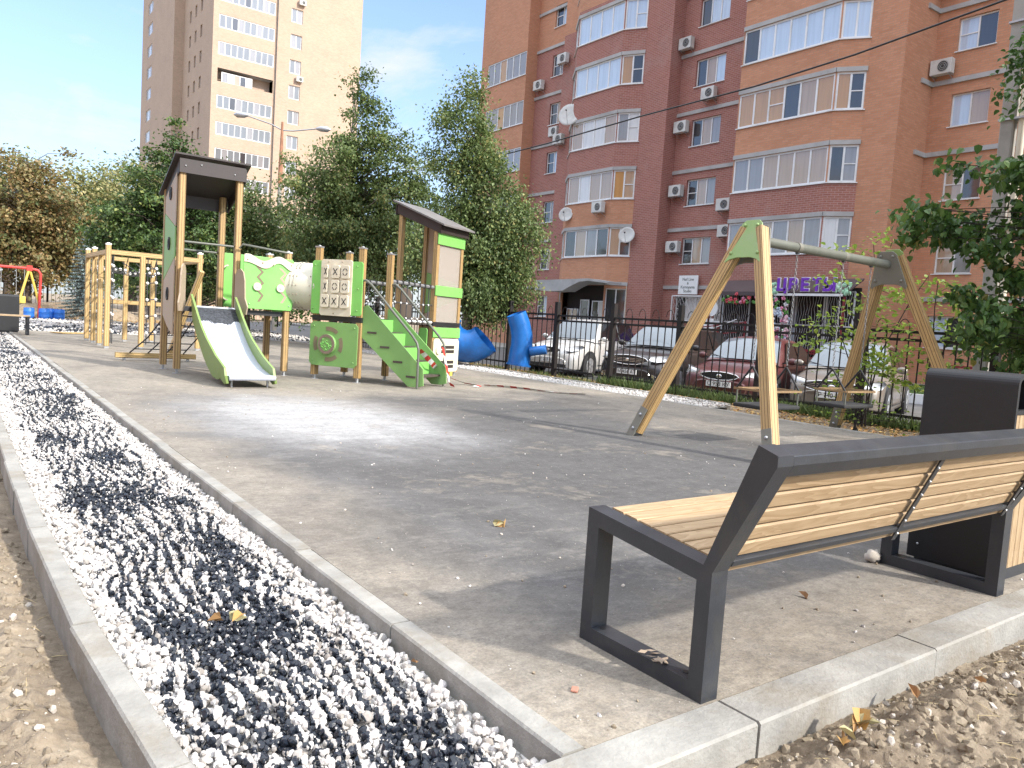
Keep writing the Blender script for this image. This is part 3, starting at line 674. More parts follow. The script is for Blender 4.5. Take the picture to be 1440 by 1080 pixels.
# ================================================================ PLAY STRUCTURE
def play():
    O=Vector((4.5,11.8,0))
    T=thing('play_structure','wood and green climbing complex with slide, tunnel, stairs and two roofed towers','playground',tuple(O))
    def V(x,y,z=0): return Vector((x,y,z))-O
    def post(x,y,z1,z0=.07,cap=True,mat='post',w=.092,rz=0):
        b=MB(); a=R(rz); b.beam(V(x,y,z0),V(x,y,z1),w,w,M[mat],up=(math.cos(a),math.sin(a),0),ch=.006); p=b.build('post',T)
        b=MB(); b.box(-.012,.012,-.03,.03,-.03,z0+.05,M['galv'],Matrix.Translation(V(x,y,0))); b.box(-.05,.05,-.05,.05,-.004,.004,M['galv'],Matrix.Translation(V(x,y,0))); b.build('post_foot',p)
        if cap:
            b=MB(); c=V(x,y,z1); b.box(-w/2-.004,w/2+.004,-w/2-.004,w/2+.004,0,.022,M['galv'],Matrix.Translation(c)@Matrix.Rotation(a,4,'Z')); b.ball(c+Vector((0,0,.026)),.026,M['galv'],sz=.6); b.build('post_cap',p)
        return p
    def panel(p0,p1,z0,z1,mat,name='panel',t=.018,off=0,poly=None,bev=.003,r=.03):
        """upright panel from plan point p0 to p1"""
        p0=Vector((*p0,0));p1=Vector((*p1,0)); d=(p1-p0); L=d.length; d.normalize(); nn=Vector((d.y,-d.x,0))
        o=p0+nn*off-O
        if poly is None: poly=[(r,z0),(L-r,z0),(L,z0+r),(L,z1-r),(L-r,z1),(r,z1),(0,z1-r),(0,z0+r)]
        b=MB(); b.prism(poly,o,d,Vector((0,0,1)),t,M[mat]); return b.build(name,T,bevel=bev)
    def bolts(par,p0,p1,pts,off,mat='cream',r=.013):
        p0=Vector((*p0,0));p1=Vector((*p1,0)); d=(p1-p0).normalized(); nn=Vector((d.y,-d.x,0)); b=MB()
        for u,z in pts: b.ball(p0+d*u+nn*off+Vector((0,0,z))-O,r,M[mat],seg=8,rings=5)
        b.build('bolt_caps',par)
    # ---- tower one (slide tower)
    A,B,C,D=(2.73,12.12),(2.70,12.88),(3.55,12.12),(3.52,12.88)
    post(*A,3.03,cap=False);post(*B,2.76,cap=False);post(*C,3.03,cap=False);post(*D,2.76,cap=False)
    # sloping roof, high over the slide
    b=MB(); ov=.13
    zz=lambda y:3.10-.36*(y-12.12)/.76
    c=[(A[0]-ov,12.12-.12),(C[0]+ov,12.12-.12),(C[0]+ov,12.88+.16),(A[0]-ov,12.88+.16)]
    top=[V(x,y,zz(y)+.045) for x,y in c]; bot=[V(x,y,zz(y)+.02) for x,y in c]
    b.add(bot+top,[(3,2,1,0),(4,5,6,7),(0,1,5,4),(1,2,6,5),(2,3,7,6),(3,0,4,7)],M['brownroof']); rf=b.build('roof',T)
    for p0,p1,zt in (((A[0]-.06,12.055),(C[0]+.06,12.055),3.13),((C[0]+.06,12.95),(A[0]-.06,12.95),2.735)):
        q=panel(p0,p1,zt-.20,zt,'brownroof','fascia',bev=0,r=.001); bolts(q,p0,p1,[(.08,zt-.10),(.78,zt-.12),(.3,zt-.06)],.022,'galv')
    for x in (A[0]-.065,C[0]+.065):
        poly=[(0,2.93),(.90,2.53),(.90,2.72),(0,3.12)]; panel((x,12.055),(x,12.955),0,0,'brownroof','fascia',poly=poly,bev=0)
    # climbing wall on the left face, drawn as four slanted boards
    x=A[0]-.052; L=.70; segs=[((0,3.0),(L,2.66),(L,2.36),(0,2.03),'beige'),((0,2.02),(L,2.35),(L,1.38),(0,1.78-.06),'green'),]
    W=lambda pts,m:panel((x,12.86),(x,12.16),0,0,m,'climbing_board',poly=pts,t=.018)
    # u runs from the rear post (0) to the front post (L)
    W([(0,2.62),(L,2.94),(L,2.16),(0,2.40)],'beige')
    W([(0,2.39),(L,2.15),(L,1.71),(0,1.37)],'greenmid')
    W([(0,1.36),(L,1.70),(L,.56),(.35,.68),(0,.86)],'beige')
    for u,z in ((.38,2.66),(.36,1.92),(.34,1.17)):
        b=MB(); c=V(x-.022,12.86-u,z)
        for k in range(10):
            a0=k*.628; a1=a0+.628; b.beam(c+Vector((0,.05*math.cos(a0),.085*math.sin(a0))),c+Vector((0,.05*math.cos(a1),.085*math.sin(a1))),.028,.03,M['black'])
        b.build('hand_hold',T,bevel=.004)
    for z in (1.88,1.95): 
        b=MB(); b.tube([V(2.75,12.9 if z<1.9 else 12.12,z),V(3.53,12.9 if z<1.9 else 12.12,z)],.017,M['greypaint'],8); b.build('grab_rail',T)
    # platforms
    b=MB(); b.box(2.70,3.60,12.08,12.92,.93,1.0,M['black'],Matrix.Translation(-O)); b.build('deck',T)
    b=MB(); b.box(3.61,4.36,12.02,12.90,.93,1.0,M['black'],Matrix.Translation(-O)); b.build('deck',T)
    post(4.31,12.0,1.93);post(4.30,12.86,1.93)
    # slide
    path=[(12.15,1.02),(12.0,1.02),(11.88,.985),(11.72,.87),(11.5,.70),(11.25,.53),(11.0,.395),(10.75,.29),(10.5,.215),(10.25,.17),(10.08,.15),(10.03,.12)]
    x0,x1=2.90,3.50
    b=MB()
    for (ya,za),(yb,zb) in zip(path[:-1],path[1:]):
        b.face([V(x0,ya,za),V(x0,yb,zb),V(x1,yb,zb),V(x1,ya,za)],M['slidew'],smooth=True); b.face([V(x0,ya,za-.02),V(x1,ya,za-.02),V(x1,yb,zb-.02),V(x0,yb,zb-.02)],M['steel'])
    b.tube([V(x0,10.05,.135),V(x1,10.05,.135)],.034,M['slidew'],12); b.build('slide_chute',T)
    for x,s in ((x0-.03,1),(x1,1)):
        fr=.03; lo=[(y-.03,max(z-.20,.07)) for y,z in path[2:]]; hi=[]
        for i,(y,z) in enumerate(path[2:]):
            hi.append((y,z+(.20 if i<6 else .20-.03*(i-5))))
        hi[-1]=(10.03,.16); lo[-1]=(10.05,.06); lo[-2]=(10.15,.04); lo[-3]=(10.33,.10)
        q=MB(); 
        n=len(lo)
        for i in range(n-1):
            for X,fl in ((x,0),(x+.03,1)):
                f=[V(X,*lo[i]),V(X-s*fr,*hi[i]),V(X-s*fr,*hi[i+1]),V(X,*lo[i+1])]; q.face(f if not fl else f[::-1],M['olive'],smooth=False)
            q.face([V(x-s*fr,*hi[i]),V(x-s*fr+.03,*hi[i]),V(x-s*fr+.03,*hi[i+1]),V(x-s*fr,*hi[i+1])],M['olive']); q.face([V(x,*lo[i]),V(x,*lo[i+1]),V(x+.03,*lo[i+1]),V(x+.03,*lo[i])],M['olive'])
        q.face([V(x,*lo[-1]),V(x-s*fr,*hi[-1]),V(x-s*fr+.03,*hi[-1]),V(x+.03,*lo[-1])],M['olive'])
        q.build('slide_side',T)
    for x in (x0-.06,x1+.032):
        poly=[(0,1.02),(.0,1.52),(.05,1.60),(.13,1.62),(.20,1.57),(.24,1.45),(.26,1.18),(.33,1.05),(.30,.93),(.08,.93)]
        xx=x-.03 if x<3.2 else x+.0; panel((xx,12.06),(xx+(-.16 if x<3.2 else .10),11.76),0,0,'beige','slide_guard',poly=poly,t=.022)
    for x in (2.97,3.44):
        b=MB(); b.tube([V(x,10.17,-.02),V(x,10.17,.14)],.016,M['galv']); b.build('slide_foot',T)
    # ---- gully panel on the middle platform
    q=panel((3.60,11.945),(4.38,11.945),1.03,1.83,'green','play_panel')
    bolts(q,(3.60,11.945),(4.38,11.945),[(.72,1.1),(.73,1.42),(.1,1.1)],.02,'galv')
    pts=[];n=26
    for i in range(n+1):
        u=.0+.78*i/n; pts.append((u,1.80+.045*math.sin(u*13+.9)+.012))
    lo=[(u,z-.115-.01*math.sin(u*20)) for u,z in pts][::-1]
    q2=panel((3.60,11.945),(4.38,11.945),0,0,'cream','wave_trim',poly=pts+lo,t=.02,off=.0185)
    bolts(q2,(3.60,11.945),(4.38,11.945),[(.05,1.77),(.28,1.74),(.45,1.72),(.73,1.74)],.042,'beige')
    for u0 in (.20,.56):
        zz_=[1.68,1.60,1.52,1.43,1.33,1.24,1.14]; xs=[u0,u0+.09,u0+.02,u0+.10,u0+.01,u0+.10,u0+.04]
        a=[(x-.022,z) for x,z in zip(xs,zz_)]; c=[(x+.022,z) for x,z in zip(xs,zz_)][::-1]
        panel((3.60,11.945),(4.38,11.945),0,0,'slot' if u0<.3 else 'beige','zigzag_slot',poly=a+c,t=.003,off=.0185,bev=0)
        b=MB(); cc=Vector((3.60+u0+.01,11.945-.02,1.37))-O; b.cyl(cc,cc-Vector((0,.03,0)),.062,M['cream'],20); b.cyl(cc-Vector((0,.03,0)),cc-Vector((0,.036,0)),.02,M['galv'],12); b.build('slider_knob',T,bevel=.005)
    # rear green panel with cream ring, behind the platform
    panel((3.50,12.97),(4.40,12.97),1.03,1.90,'green','rear_panel')
    q=MB(); c=V(3.62,12.90,1.42)
    for k in range(14):
        a0=R(90+k*13); a1=R(90+(k+1)*13); q.beam(c+Vector((.02+.14*math.cos(a0),0,.28*math.sin(a0))),c+Vector((.02+.14*math.cos(a1),0,.28*math.sin(a1))),.02,.075,M['cream'],up=(0,1,0))
    q.build('ring_trim',T)
    b=MB(); b.tube([V(3.55,12.0,1.93),V(3.58,11.95,1.99),V(4.3,11.96,1.93)],.016,M['greypaint']); b.build('top_rail',T)
    # ---- tunnel
    a=R(33); u=Vector((math.cos(a),math.sin(a),0)); n=Vector((u.y,-u.x,0))
    p3=Vector((4.64,11.55,0)); p4=p3+n*.78; ps=p4+u*.84; pr=p3+u*.84
    t0=Vector((4.36,12.36,1.44)); t1=(p3+pr)/2+Vector((0,0,1.44))-n*.02+Vector((-.12,-.02,0))
    b=MB(); b.tube([t0-O,t1-O],.375,M['tunnel'],32,caps=False); b.tube([t0-O,t1-O],.365,M['tunnel'],32,caps=False); tn=b.build('tunnel',T)
    b=MB(); d=(t1-t0).normalized(); e=d.cross(Vector((0,0,1))); 
    for s in (.12,.42,.50,.58,.88):
        cc=t0+(t1-t0)*s; 
        for k in range(16):
            t=k*math.pi/8; b.ball(cc-O+(e*math.cos(t)+Vector((0,0,math.sin(t))))*.377,.011,M['beige'],seg=6,rings=4)
    b.build('tunnel_bolts',tn)
    b=MB()
    for s in (.02,.46,.54,.98):
        cc=t0+(t1-t0)*s; b.tube([cc-O-d*.012,cc-O+d*.012],.386,M['tunnel'],32,caps=False)
    b.build('tunnel_rims',tn)
    panel((4.38,11.98),(4.38,12.86),1.0,1.85,'green','tunnel_end_panel',off=-.02)
    # ---- rotated stair platform
    for p in (p3,p4,ps,pr): post(p.x,p.y,2.04,rz=33)
    def rp(x,y,z=0): q=p3+u*x+n*y; return Vector((q.x,q.y,z))
    def rpanel(x0,y0,x1,y1,*a,**k): q0=rp(x0,y0);q1=rp(x1,y1); return panel((q0.x,q0.y),(q1.x,q1.y),*a,**k),(q0.x,q0.y),(q1.x,q1.y)
    b=MB(); c=[rp(-.05,-.05),rp(.89,-.05),rp(.89,.83),rp(-.05,.83)]; bo=[q-O+Vector((0,0,.92)) for q in c]; to=[q-O+Vector((0,0,1.0)) for q in c]
    b.add(bo+to,[(0,1,2,3),(7,6,5,4),(1,0,4,5),(2,1,5,6),(3,2,6,7),(0,3,7,4)],M['black']); b.build('deck',T)
    # noughts and crosses panel on the left face
    q,a0,a1=rpanel(-.055,-.07,-.055,.16,1.02,1.84,'green',off=0); bolts(q,a0,a1,[(.04,1.1),(.03,1.43),(.05,1.77)],.02,'greenmid')
    q,a0,a1=rpanel(-.055,.60,-.055,.84,1.02,1.84,'green',off=0); bolts(q,a0,a1,[(.16,1.1),(.17,1.43),(.14,1.77)],.02,'greenmid')
    q,a0,a1=rpanel(-.058,.10,-.058,.66,1.00,1.86,'cream',name='game_board',off=.01); bolts(q,a0,a1,[(.14,1.825),(.38,1.83),(.26,1.04)],.028,'beige')
    d=(Vector((*a1,0))-Vector((*a0,0))).normalized(); nn=Vector((d.y,-d.x,0))
    marks=['','X','O','X','O','O','X','X','X']
    for r_i in range(3):
        for c_i in range(3):
            cen=Vector((*a0,0))+d*(.105+.175*c_i)+Vector((0,0,1.675-.225*r_i))+nn*.05-O; k=r_i*3+c_i
            b=MB(); ww,hh=.072,.10; pl=[(-ww+.02,-hh),(ww-.02,-hh),(ww,-hh+.02),(ww,hh-.02),(ww-.02,hh),(-ww+.02,hh),(-ww,hh-.02),(-ww,-hh+.02)]
            if k%3==0 and k<4: pl=[(x*.55,y) for x,y in pl]
            b.prism(pl,cen-nn*.018,d,Vector((0,0,1)),.03,M['cream']); tl=b.build('game_tile',T,bevel=.004)
            g=cen+nn*.013
            if marks[k]=='X' or k==0:
                b=MB(); w2=.036 if not (k%3==0 and k<4) else .02
                for s in (1,-1): b.beam(g+d*(-w2*s)+Vector((0,0,-.05)),g+d*(w2*s)+Vector((0,0,.05)),.012,.004,M['black'],up=nn)
                b.build('cross_mark',tl)
            else:
                b=MB()
                for j in range(4):
                    for e in range(4):
                        a_=R(90*j+12+e*16.5); a2=R(90*j+12+(e+1)*16.5); b.beam(g+d*.038*math.cos(a_)+Vector((0,0,.05*math.sin(a_))),g+d*.038*math.cos(a2)+Vector((0,0,.05*math.sin(a2))),.011,.004,M['black'],up=nn)
                b.build('nought_mark',tl)
    # lower panel with spinner
    q,a0,a1=rpanel(-.055,-.06,-.055,.80,.22,.90,'greenmid',name='spinner_panel',r=.05); bolts(q,a0,a1,[(.06,.3),(.8,.3),(.07,.83),(.8,.83)],.02,'greenmid')
    a0v=Vector((*a0,0)); cen=a0v+d*.34+Vector((0,0,.56))+nn*.02-O
    for ang in (75,0,-75,180):
        pl=[]
        for s_,rr in ((1,.27),(-1,.205)):
            for i in range(7):
                t=R(ang+s_*(-26+52*i/6)); rr2=rr if s_>0 else .205+.0*i; pl.append((rr2*math.cos(t)*1.0,rr2*math.sin(t)))
        b=MB(); b.prism(pl,cen-nn*.001,d,Vector((0,0,1)),.003,M['slot']); b.build('cut_out',q)
    b=MB(); b.cyl(cen,cen+nn*.05,.155,M['greenmid'],28); sp=b.build('spinner',T,bevel=.006)
    b=MB()
    for i in range(28):
        t0_=R(i*360/28);t1_=R((i+1)*360/28); b.beam(cen+nn*.052+d*.13*math.cos(t0_)+Vector((0,0,.13*math.sin(t0_))),cen+nn*.052+d*.13*math.cos(t1_)+Vector((0,0,.13*math.sin(t1_))),.045,.008,M['slot2'],up=nn)
    b.build('spinner_ring',sp)
    b=MB(); r=random.Random(2)
    for i in range(40):
        t=r.uniform(0,6.28); rr=.10*math.sqrt(r.random()); b.ball(cen+nn*.054+d*rr*math.cos(t)+Vector((0,0,rr*math.sin(t))),.009,M['green'],seg=6,rings=4)
    b.build('spinner_face',sp)
    # ---- stairs down along n
    for off,nm in ((-.0,1),(.80,2)):
        poly=[(0,.72),(0,1.16),(.10,1.20),(1.10,.30),(1.12,.05),(1.02,-.0+.02),(.86,.02)]
        q0=rp(.03+off*.98,.80); q1=rp(.03+off*.98,1.9); panel((q0.x,q0.y),(q1.x,q1.y),0,0,'greenmid','stringer',poly=poly,t=.022)
    for i in range(4):
        y=.90+.235*i; z=.80-.205*i
        q=MB(); c=[rp(.03,y,z),rp(.80,y,z),rp(.80,y+.20,z),rp(.03,y+.20,z)]; bo=[p-O-Vector((0,0,.03)) for p in c]; to=[p-O for p in c]
        q.add(bo+to,[(0,1,2,3),(7,6,5,4),(1,0,4,5),(2,1,5,6),(3,2,6,7),(0,3,7,4)],M['tread']); q.build('tread',T)
        rpanel(.05,y-.0,.80,y-.0,z+.0,z+.19,'green',name='riser',off=0,r=.002,bev=0,t=.012)
        # dark slot ends showing through the stringer
        q=MB(); cc=rp(.03-.025,y+.10,z-.015)-O; q.beam(cc-n*.08,cc+n*.08,.03,.008,M['tread'],up=u); q.build('tread_end',T)
    for x in (-.03,.86):
        b=MB(); pts=[rp(x,.80,1.56),rp(x,.88,1.57),rp(x,.98,1.50),rp(x,1.72,.78),rp(x,1.80,.68),rp(x,1.83,.58),rp(x,1.84,0)]
        b.tube([p-O for p in pts],.019,M['greypaint'],10); hr=b.build('handrail',T); b=MB(); b.ball(rp(x,.80,1.56)-O,.032,M['black']); b.build('rail_clamp',hr)
    # ---- tower two
    a2=R(25); u2=Vector((math.cos(a2),math.sin(a2),0)); n2=Vector((u2.y,-u2.x,0)); F=Vector((7.1,12.2,0)); Lp=F-n2*.8; Rr=F+u2*.8; Mm=Lp+u2*.8
    for p,z in ((F,2.74),(Rr,2.74),(Lp,3.05),(Mm,3.05)): post(p.x,p.y,z,cap=False,rz=25)
    def q2p(x,y,z=0): q=F+u2*x-n2*y; return Vector((q.x,q.y,z))
    b=MB(); sl=.31/.8; zf=lambda y:2.80+sl*y
    c=[(-.12,-.22),(.92,-.22),(.92,.95),(-.12,.95)]; to=[q2p(x,y,zf(y)+.03)-O for x,y in c]; bo=[q2p(x,y,zf(y))-O for x,y in c]
    b.add(bo+to,[(3,2,1,0),(4,5,6,7),(0,1,5,4),(1,2,6,5),(2,3,7,6),(3,0,4,7)],M['roofgrey']); b.build('roof',T)
    for x in (-.06,.86):
        poly=[(0,zf(-.12)-.17),(1.0,zf(.88)-.19),(1.0,zf(.88)-.002),(0,zf(-.12)-.002)]; q0=q2p(x,-.12);q1=q2p(x,.88); panel((q0.x,q0.y),(q1.x,q1.y),0,0,'brownroof','fascia',poly=poly,bev=0)
    q0=q2p(-.06,-.10);q1=q2p(.86,-.10); panel((q0.x,q0.y),(q1.x,q1.y),2.60,2.75,'brownroof','fascia',bev=0,r=.001)
    q0=q2p(.86,.9);q1=q2p(-.06,.9); panel((q0.x,q0.y),(q1.x,q1.y),2.93,3.12,'brownroof','fascia',bev=0,r=.001)
    def q2panel(x0,y0,x1,y1,z0,z1,mat,**k): q0=q2p(x0,y0);q1=q2p(x1,y1); return panel((q0.x,q0.y),(q1.x,q1.y),z0,z1,mat,**k),(q0.x,q0.y),(q1.x,q1.y)
    for z0,z1 in ((2.40,2.60),(1.48,1.66),(.72,.90)):
        q,a0,a1=q2panel(-.045,-.05,.845,-.05,z0,z1,'green',name='cross_board',r=.004); bolts(q,a0,a1,[(.08,z1-.06),(.45,z1-.07),(.8,z1-.07)],.02,'greenmid',.009)
    q,_,_=q2panel(.04,-.02,.76,-.02,.86,2.45,'plexi',name='clear_panel',r=.01,t=.008)
    # slanted boards on the far face seen through the clear panel
    q0=(.78,.06);q1=(.78,.74)
    def qd(pts,m): a=q2p(*q0);c=q2p(*q1); panel((a.x,a.y),(c.x,c.y),0,0,m,'climbing_board',poly=pts)
    qd([(0,2.6),(.68,2.9),(.68,1.95),(0,1.75)],'beige'); qd([(0,1.742),(.68,1.942),(.68,1.15),(0,1.42)],'greenmid'); qd([(0,1.412),(.68,1.142),(.68,.3),(0,.5)],'beige')
    q,a0,a1=q2panel(-.02,-.055,.82,-.055,.08,.70,'cream2',name='ladder_panel',r=.05)
    for z in (.50,.22):
        for s,mm in ((.0,'slot'),):
            a=Vector((*a0,0))+u2*.46+Vector((0,0,z))+n2*.02-O; b=MB(); b.beam(a-u2*.22,a+u2*.22,.14,.004,M['door'],up=n2); b.beam(a-u2*.22+n2*.002,a+u2*.22+n2*.002,.02,.008,M['cream2'],up=n2); b.build('slot_opening',q)
        b=MB(); c=Vector((*a0,0))+u2*.14+Vector((0,0,z-.02))+n2*.02-O; b.cyl(c,c+n2*.03,.075,M['cream2'],20); b.build('play_disc',q,bevel=.006)
    q,_,_=q2panel(-.12,.02,-.12,.20,.10,.88,'green',name='side_board',r=.03,t=.02)
    b=MB(); c=[q2p(-.05,-.05),q2p(.85,-.05),q2p(.85,.85),q2p(-.05,.85)]; bo=[q-O+Vector((0,0,.92)) for q in c]; to=[q-O+Vector((0,0,1.0)) for q in c]
    b.add(bo+to,[(3,2,1,0),(4,5,6,7),(0,1,5,4),(1,2,6,5),(2,3,7,6),(3,0,4,7)],M['black']); b.build('deck',T)
    b=MB(); c=q2p(.6,-.06,.03)-O; b.box(-.03,.03,-.03,.03,-.03,.05,M['yellow'],Matrix.Translation(c)); b.build('panel_foot',T)
    # beige domed guards
    for (x,y) in ((.25,.70),): 
        poly=[(0,1.0),(0,1.45),(.06,1.56),(.16,1.6),(.26,1.56),(.32,1.45),(.32,1.0)]; q0=q2p(.02,.5);q1=q2p(.02,.85); panel((q0.x,q0.y),(q1.x,q1.y),0,0,'beige','arched_guard',poly=poly)
    # ---- rope bridge
    for e,(s0,s1) in enumerate(((ps,F),(pr,Lp))):
        s0=Vector((s0.x,s0.y,0));s1=Vector((s1.x,s1.y,0))
        b=MB(); b.tube([s0+Vector((0,0,1.62))-O,s1+Vector((0,0,1.62))-O],.03,M['galv'],10); rl=b.build('bridge_rail',T)
        b=MB()
        for k in range(1,8):
            p=s0+(s1-s0)*k/8; b.tube([p+Vector((0,0,1.585))-O,p+Vector((0,0,1.655))-O],.042,M['black'],8)
        b.build('rope_clamps',rl)
        b=MB()
        for k in range(1,8):
            p=s0+(s1-s0)*k/8; b.tube([p+Vector((0,0,1.6))-O,p+Vector((0,0,1.0))-O],.009,M['rope'],5)
        for z in (1.3,1.05): 
            b.tube([s0+(s1-s0)*t/8+Vector((0,0,z-.02*math.sin(math.pi*t/8)))-O for t in range(9)],.009,M['rope'],5)
        nt=b.build('rope_net',T); b=MB()
        for z in (1.3,1.05):
            for k in range(0,9): b.ball(s0+(s1-s0)*k/8+Vector((0,0,z-.02*math.sin(math.pi*k/8)))-O,.02,M['white'],seg=6,rings=4)
        b.build('net_knots',nt)
    for k in range(8):
        p=ps+(F-ps)*(k+.5)/8; q=pr+(Lp-pr)*(k+.5)/8; p=Vector((p.x,p.y,.955));q=Vector((q.x,q.y,.955)); b=MB(); b.beam(p-O,q-O,.12,.035,M['tread']); pk=b.build('bridge_plank',T)
        b=MB(); b.ball(p-O+Vector((0,0,.03)),.045,M['white'],sz=.6); b.ball(q-O+Vector((0,0,.03)),.045,M['white'],sz=.6); b.build('plank_cap',pk)
    # ---- climbing net behind the slide tower
    y0=14.5; b=MB(); b.beam(V(2.28,y0,.09),V(3.58,y0,.09),.09,.09,M['postlit'],up=(0,1,0),ch=.006); bm_=b.build('net_beam',T)
    b=MB(); [b.box(-.02,.02,-.03,.03,-.03,.06,M['galv'],Matrix.Translation(V(x,y0,0))) for x in (2.42,3.45)]; b.build('beam_foot',bm_)
    b=MB()
    for k in range(4):
        xb=2.5+.29*k; xt=2.78+.22*k; b.tube([V(xb,y0,.13),V((xb+xt)/2,13.75,.44),V(xt,12.92,.92)],.012,M['rope'],6)
    for t in (.15,.35,.55,.75,.92):
        f=lambda xb,xt:V(xb+(xt-xb)*t,y0+(12.92-y0)*t,.13+(.92-.13)*t-.07*math.sin(math.pi*t)); b.tube([f(2.5,2.78),f(3.37,3.44)],.010,M['rope'],6)
    b.build('climbing_net',T)
    b=MB(); b.beam(V(3.30,15.2,.1),V(3.62,14.4,1.62),.08,.08,M['postlit'],up=(1,0,0)); b.build('brace',T)
    return T
M['slidew']=plain('slide_liner',(.52,.54,.58),.3,.15,.05,2)
def slide_mat():
    m,nt,b=new_mat('slide_sheet_with_film'); k=NT(nt); p=k.pos(); s=k.n('ShaderNodeSeparateXYZ'); k.l(p,s.inputs[0])
    z=k.math('ADD',s.outputs[2],k.math('MULTIPLY_ADD',k.noise(p,6,5,.7),.22,-.11))
    t=k.math('MULTIPLY',k.math('GREATER_THAN',z,.80),k.math('LESS_THAN',s.outputs[2],1.0))
    k.l(k.mix(t,(.50,.53,.60),k.mix(k.ramp(k.noise(p,30,5,.8),[(.4,0),(.75,1)]),(.008,.009,.012),(.10,.11,.13))),b.inputs['Base Color'])
    b.inputs['Roughness'].default_value=.5; k.bump(k.noise(p,9,3),.15,.02,b); return m
M['slidew']=slide_mat()
M['tunnel']=plain('tunnel_plastic',(.68,.65,.54),.35,0,.05,2,dirt=(.5,.46,.36))
M['slot']=plain('brown_cutout',(.20,.16,.10),.8); M['slot2']=plain('brown_ring',(.22,.17,.13),.5)
M['tread']=plain('dark_tread',(.07,.055,.045),.7,0,.2,5)
def plexi():
    m,nt,b=new_mat('scratched_plexi'); k=NT(nt); b.inputs['Base Color'].default_value=(.55,.50,.44,1); b.inputs['Roughness'].default_value=.25; b.inputs['Alpha'].default_value=.42; b.inputs['IOR'].default_value=1.45; return m
M['plexi']=plexi()
play()
# ================================================================ CLIMBING FRAME
def climbing_frame():
    O=Vector((2.62,17.75,0)); T=thing('climbing_frame','square sunlit wooden climbing frame with ropes left of the slide tower','climbing frame',tuple(O))
    V=lambda x,y,z=0:Vector((x,y,z))-O
    def post(x,y,z1,cap=True):
        b=MB(); b.beam(V(x,y,.05),V(x,y,z1),.10,.10,M['postlit'],up=(1,0,0),ch=.006); p=b.build('post',T)
        b=MB(); b.box(-.04,.04,-.04,.04,-.03,.06,M['galv'],Matrix.Translation(V(x,y))); b.build('post_foot',p)
        if cap: b=MB(); b.box(-.053,.053,-.053,.053,0,.03,M['white'],Matrix.Translation(V(x,y,z1))); b.ball(V(x,y,z1+.03),.035,M['white'],sz=.6); b.build('post_cap',p)
    for x,y,z,c in ((2.62,17.75,2.12,1),(2.63,18.75,2.0,0),(2.64,19.75,2.12,1),(2.62,20.6,2.12,1),(3.28,17.8,1.95,0),(4.05,20.7,2.0,0),(4.45,17.9,2.12,1),(3.45,20.7,2.0,0)): post(x,y,z,c)
    for a,c,z in (((2.62,17.75),(4.5,17.9),1.98),((2.62,17.75),(2.62,20.65),1.98),((2.62,20.65),(4.5,20.75),1.98),((4.48,17.9),(4.48,20.75),1.98),((2.7,20.7),(4.5,20.7),.95)):
        b=MB(); b.beam(V(*a,z),V(*c,z),.09,.10,M['postlit'],ch=.006); b.build('beam',T)
    for xa,ya,xb,yb in ((2.72,17.75,2.72,17.95),(2.70,19.0,2.70,19.6),(3.38,17.8,3.55,17.8),(2.7,20.5,2.7,20.1)):
        b=MB(); b.tube([V(xa,ya,1.95),V(xa,ya,.1)],.011,M['rope'],5); b.tube([V(xb,yb,1.95),V(xb,yb,.1)],.011,M['rope'],5)
        for z in (.35,.7,1.05,1.4,1.7): b.tube([V(xa,ya,z),V(xb,yb,z+.02)],.012,M['rope'],5)
        nt=b.build('rope_ladder',T); b=MB()
        for z in (.35,.7,1.05,1.4,1.7): b.ball(V(xa,ya,z),.035,M['white'],seg=6,rings=4); b.ball(V(xb,yb,z+.02),.035,M['white'],seg=6,rings=4)
        b.build('knots',nt)
    b=MB()
    for k in range(6): b.tube([V(2.75+.3*k,18.0+.1*k,1.9),V(2.9+.28*k,19.3,1.55+.05*(k%3)),V(2.75+.3*k,20.6,1.9)],.01,M['rope'],5)
    for z in (18.4,19.0,19.6,20.2): b.tube([V(2.7,z,1.7),V(3.5,z,1.58),V(4.4,z,1.7)],.01,M['rope'],5)
    nt=b.build('hanging_net',T); b=MB()
    for k in range(6):
        for z in (18.4,19.0,19.6,20.2): b.ball(V(2.75+.3*k,z,1.62+.03*((k+int(z))%3)),.035,M['white'],seg=6,rings=4)
    b.build('knots',nt)
    return T
climbing_frame()
# ---- barrier tape
def tape(pts,w,name,label):
    b=MB(); P=[Vector(p) for p in pts]; out=[P[0]]; 
    for a,c in zip(P[:-1],P[1:]):
        n=max(1,int((c-a).length/.11)); out+=[a+(c-a)*(i+1)/n for i in range(n)]
    r=random.Random(1); prev=None
    for i,p in enumerate(out):
        tw=math.sin(i*.35)*.6+.25; d=(out[min(i+1,len(out)-1)]-out[max(i-1,0)]).normalized(); s=d.cross(Vector((0,0,1))).normalized(); nrm=Vector((s.x*math.cos(tw),s.y*math.cos(tw),abs(math.sin(tw)))); q=(p+nrm*w*.5,p-nrm*w*.5)
        q=tuple(Vector((v.x,v.y,max(v.z,.006))) for v in q)
        if prev: b.face([prev[0],q[0],q[1],prev[1]],M['red'] if i%2 else M['white'])
        prev=q
    return tag(b.build(name),label,'barrier tape','red and white barrier tape')
tape([(6.28,10.42,.62),(6.32,10.35,.35),(6.34,10.25,.06),(6.40,10.2,.01)],.085,'barrier_tape','red and white tape end hanging from the right stair handrail')
tape([(5.75,10.22,.58),(6.1,10.4,.36),(6.5,10.8,.16),(6.9,10.7,.03),(7.05,10.45,.01),(6.85,10.3,.01)],.085,'barrier_tape','red and white tape sagging from the stairs to the ground')
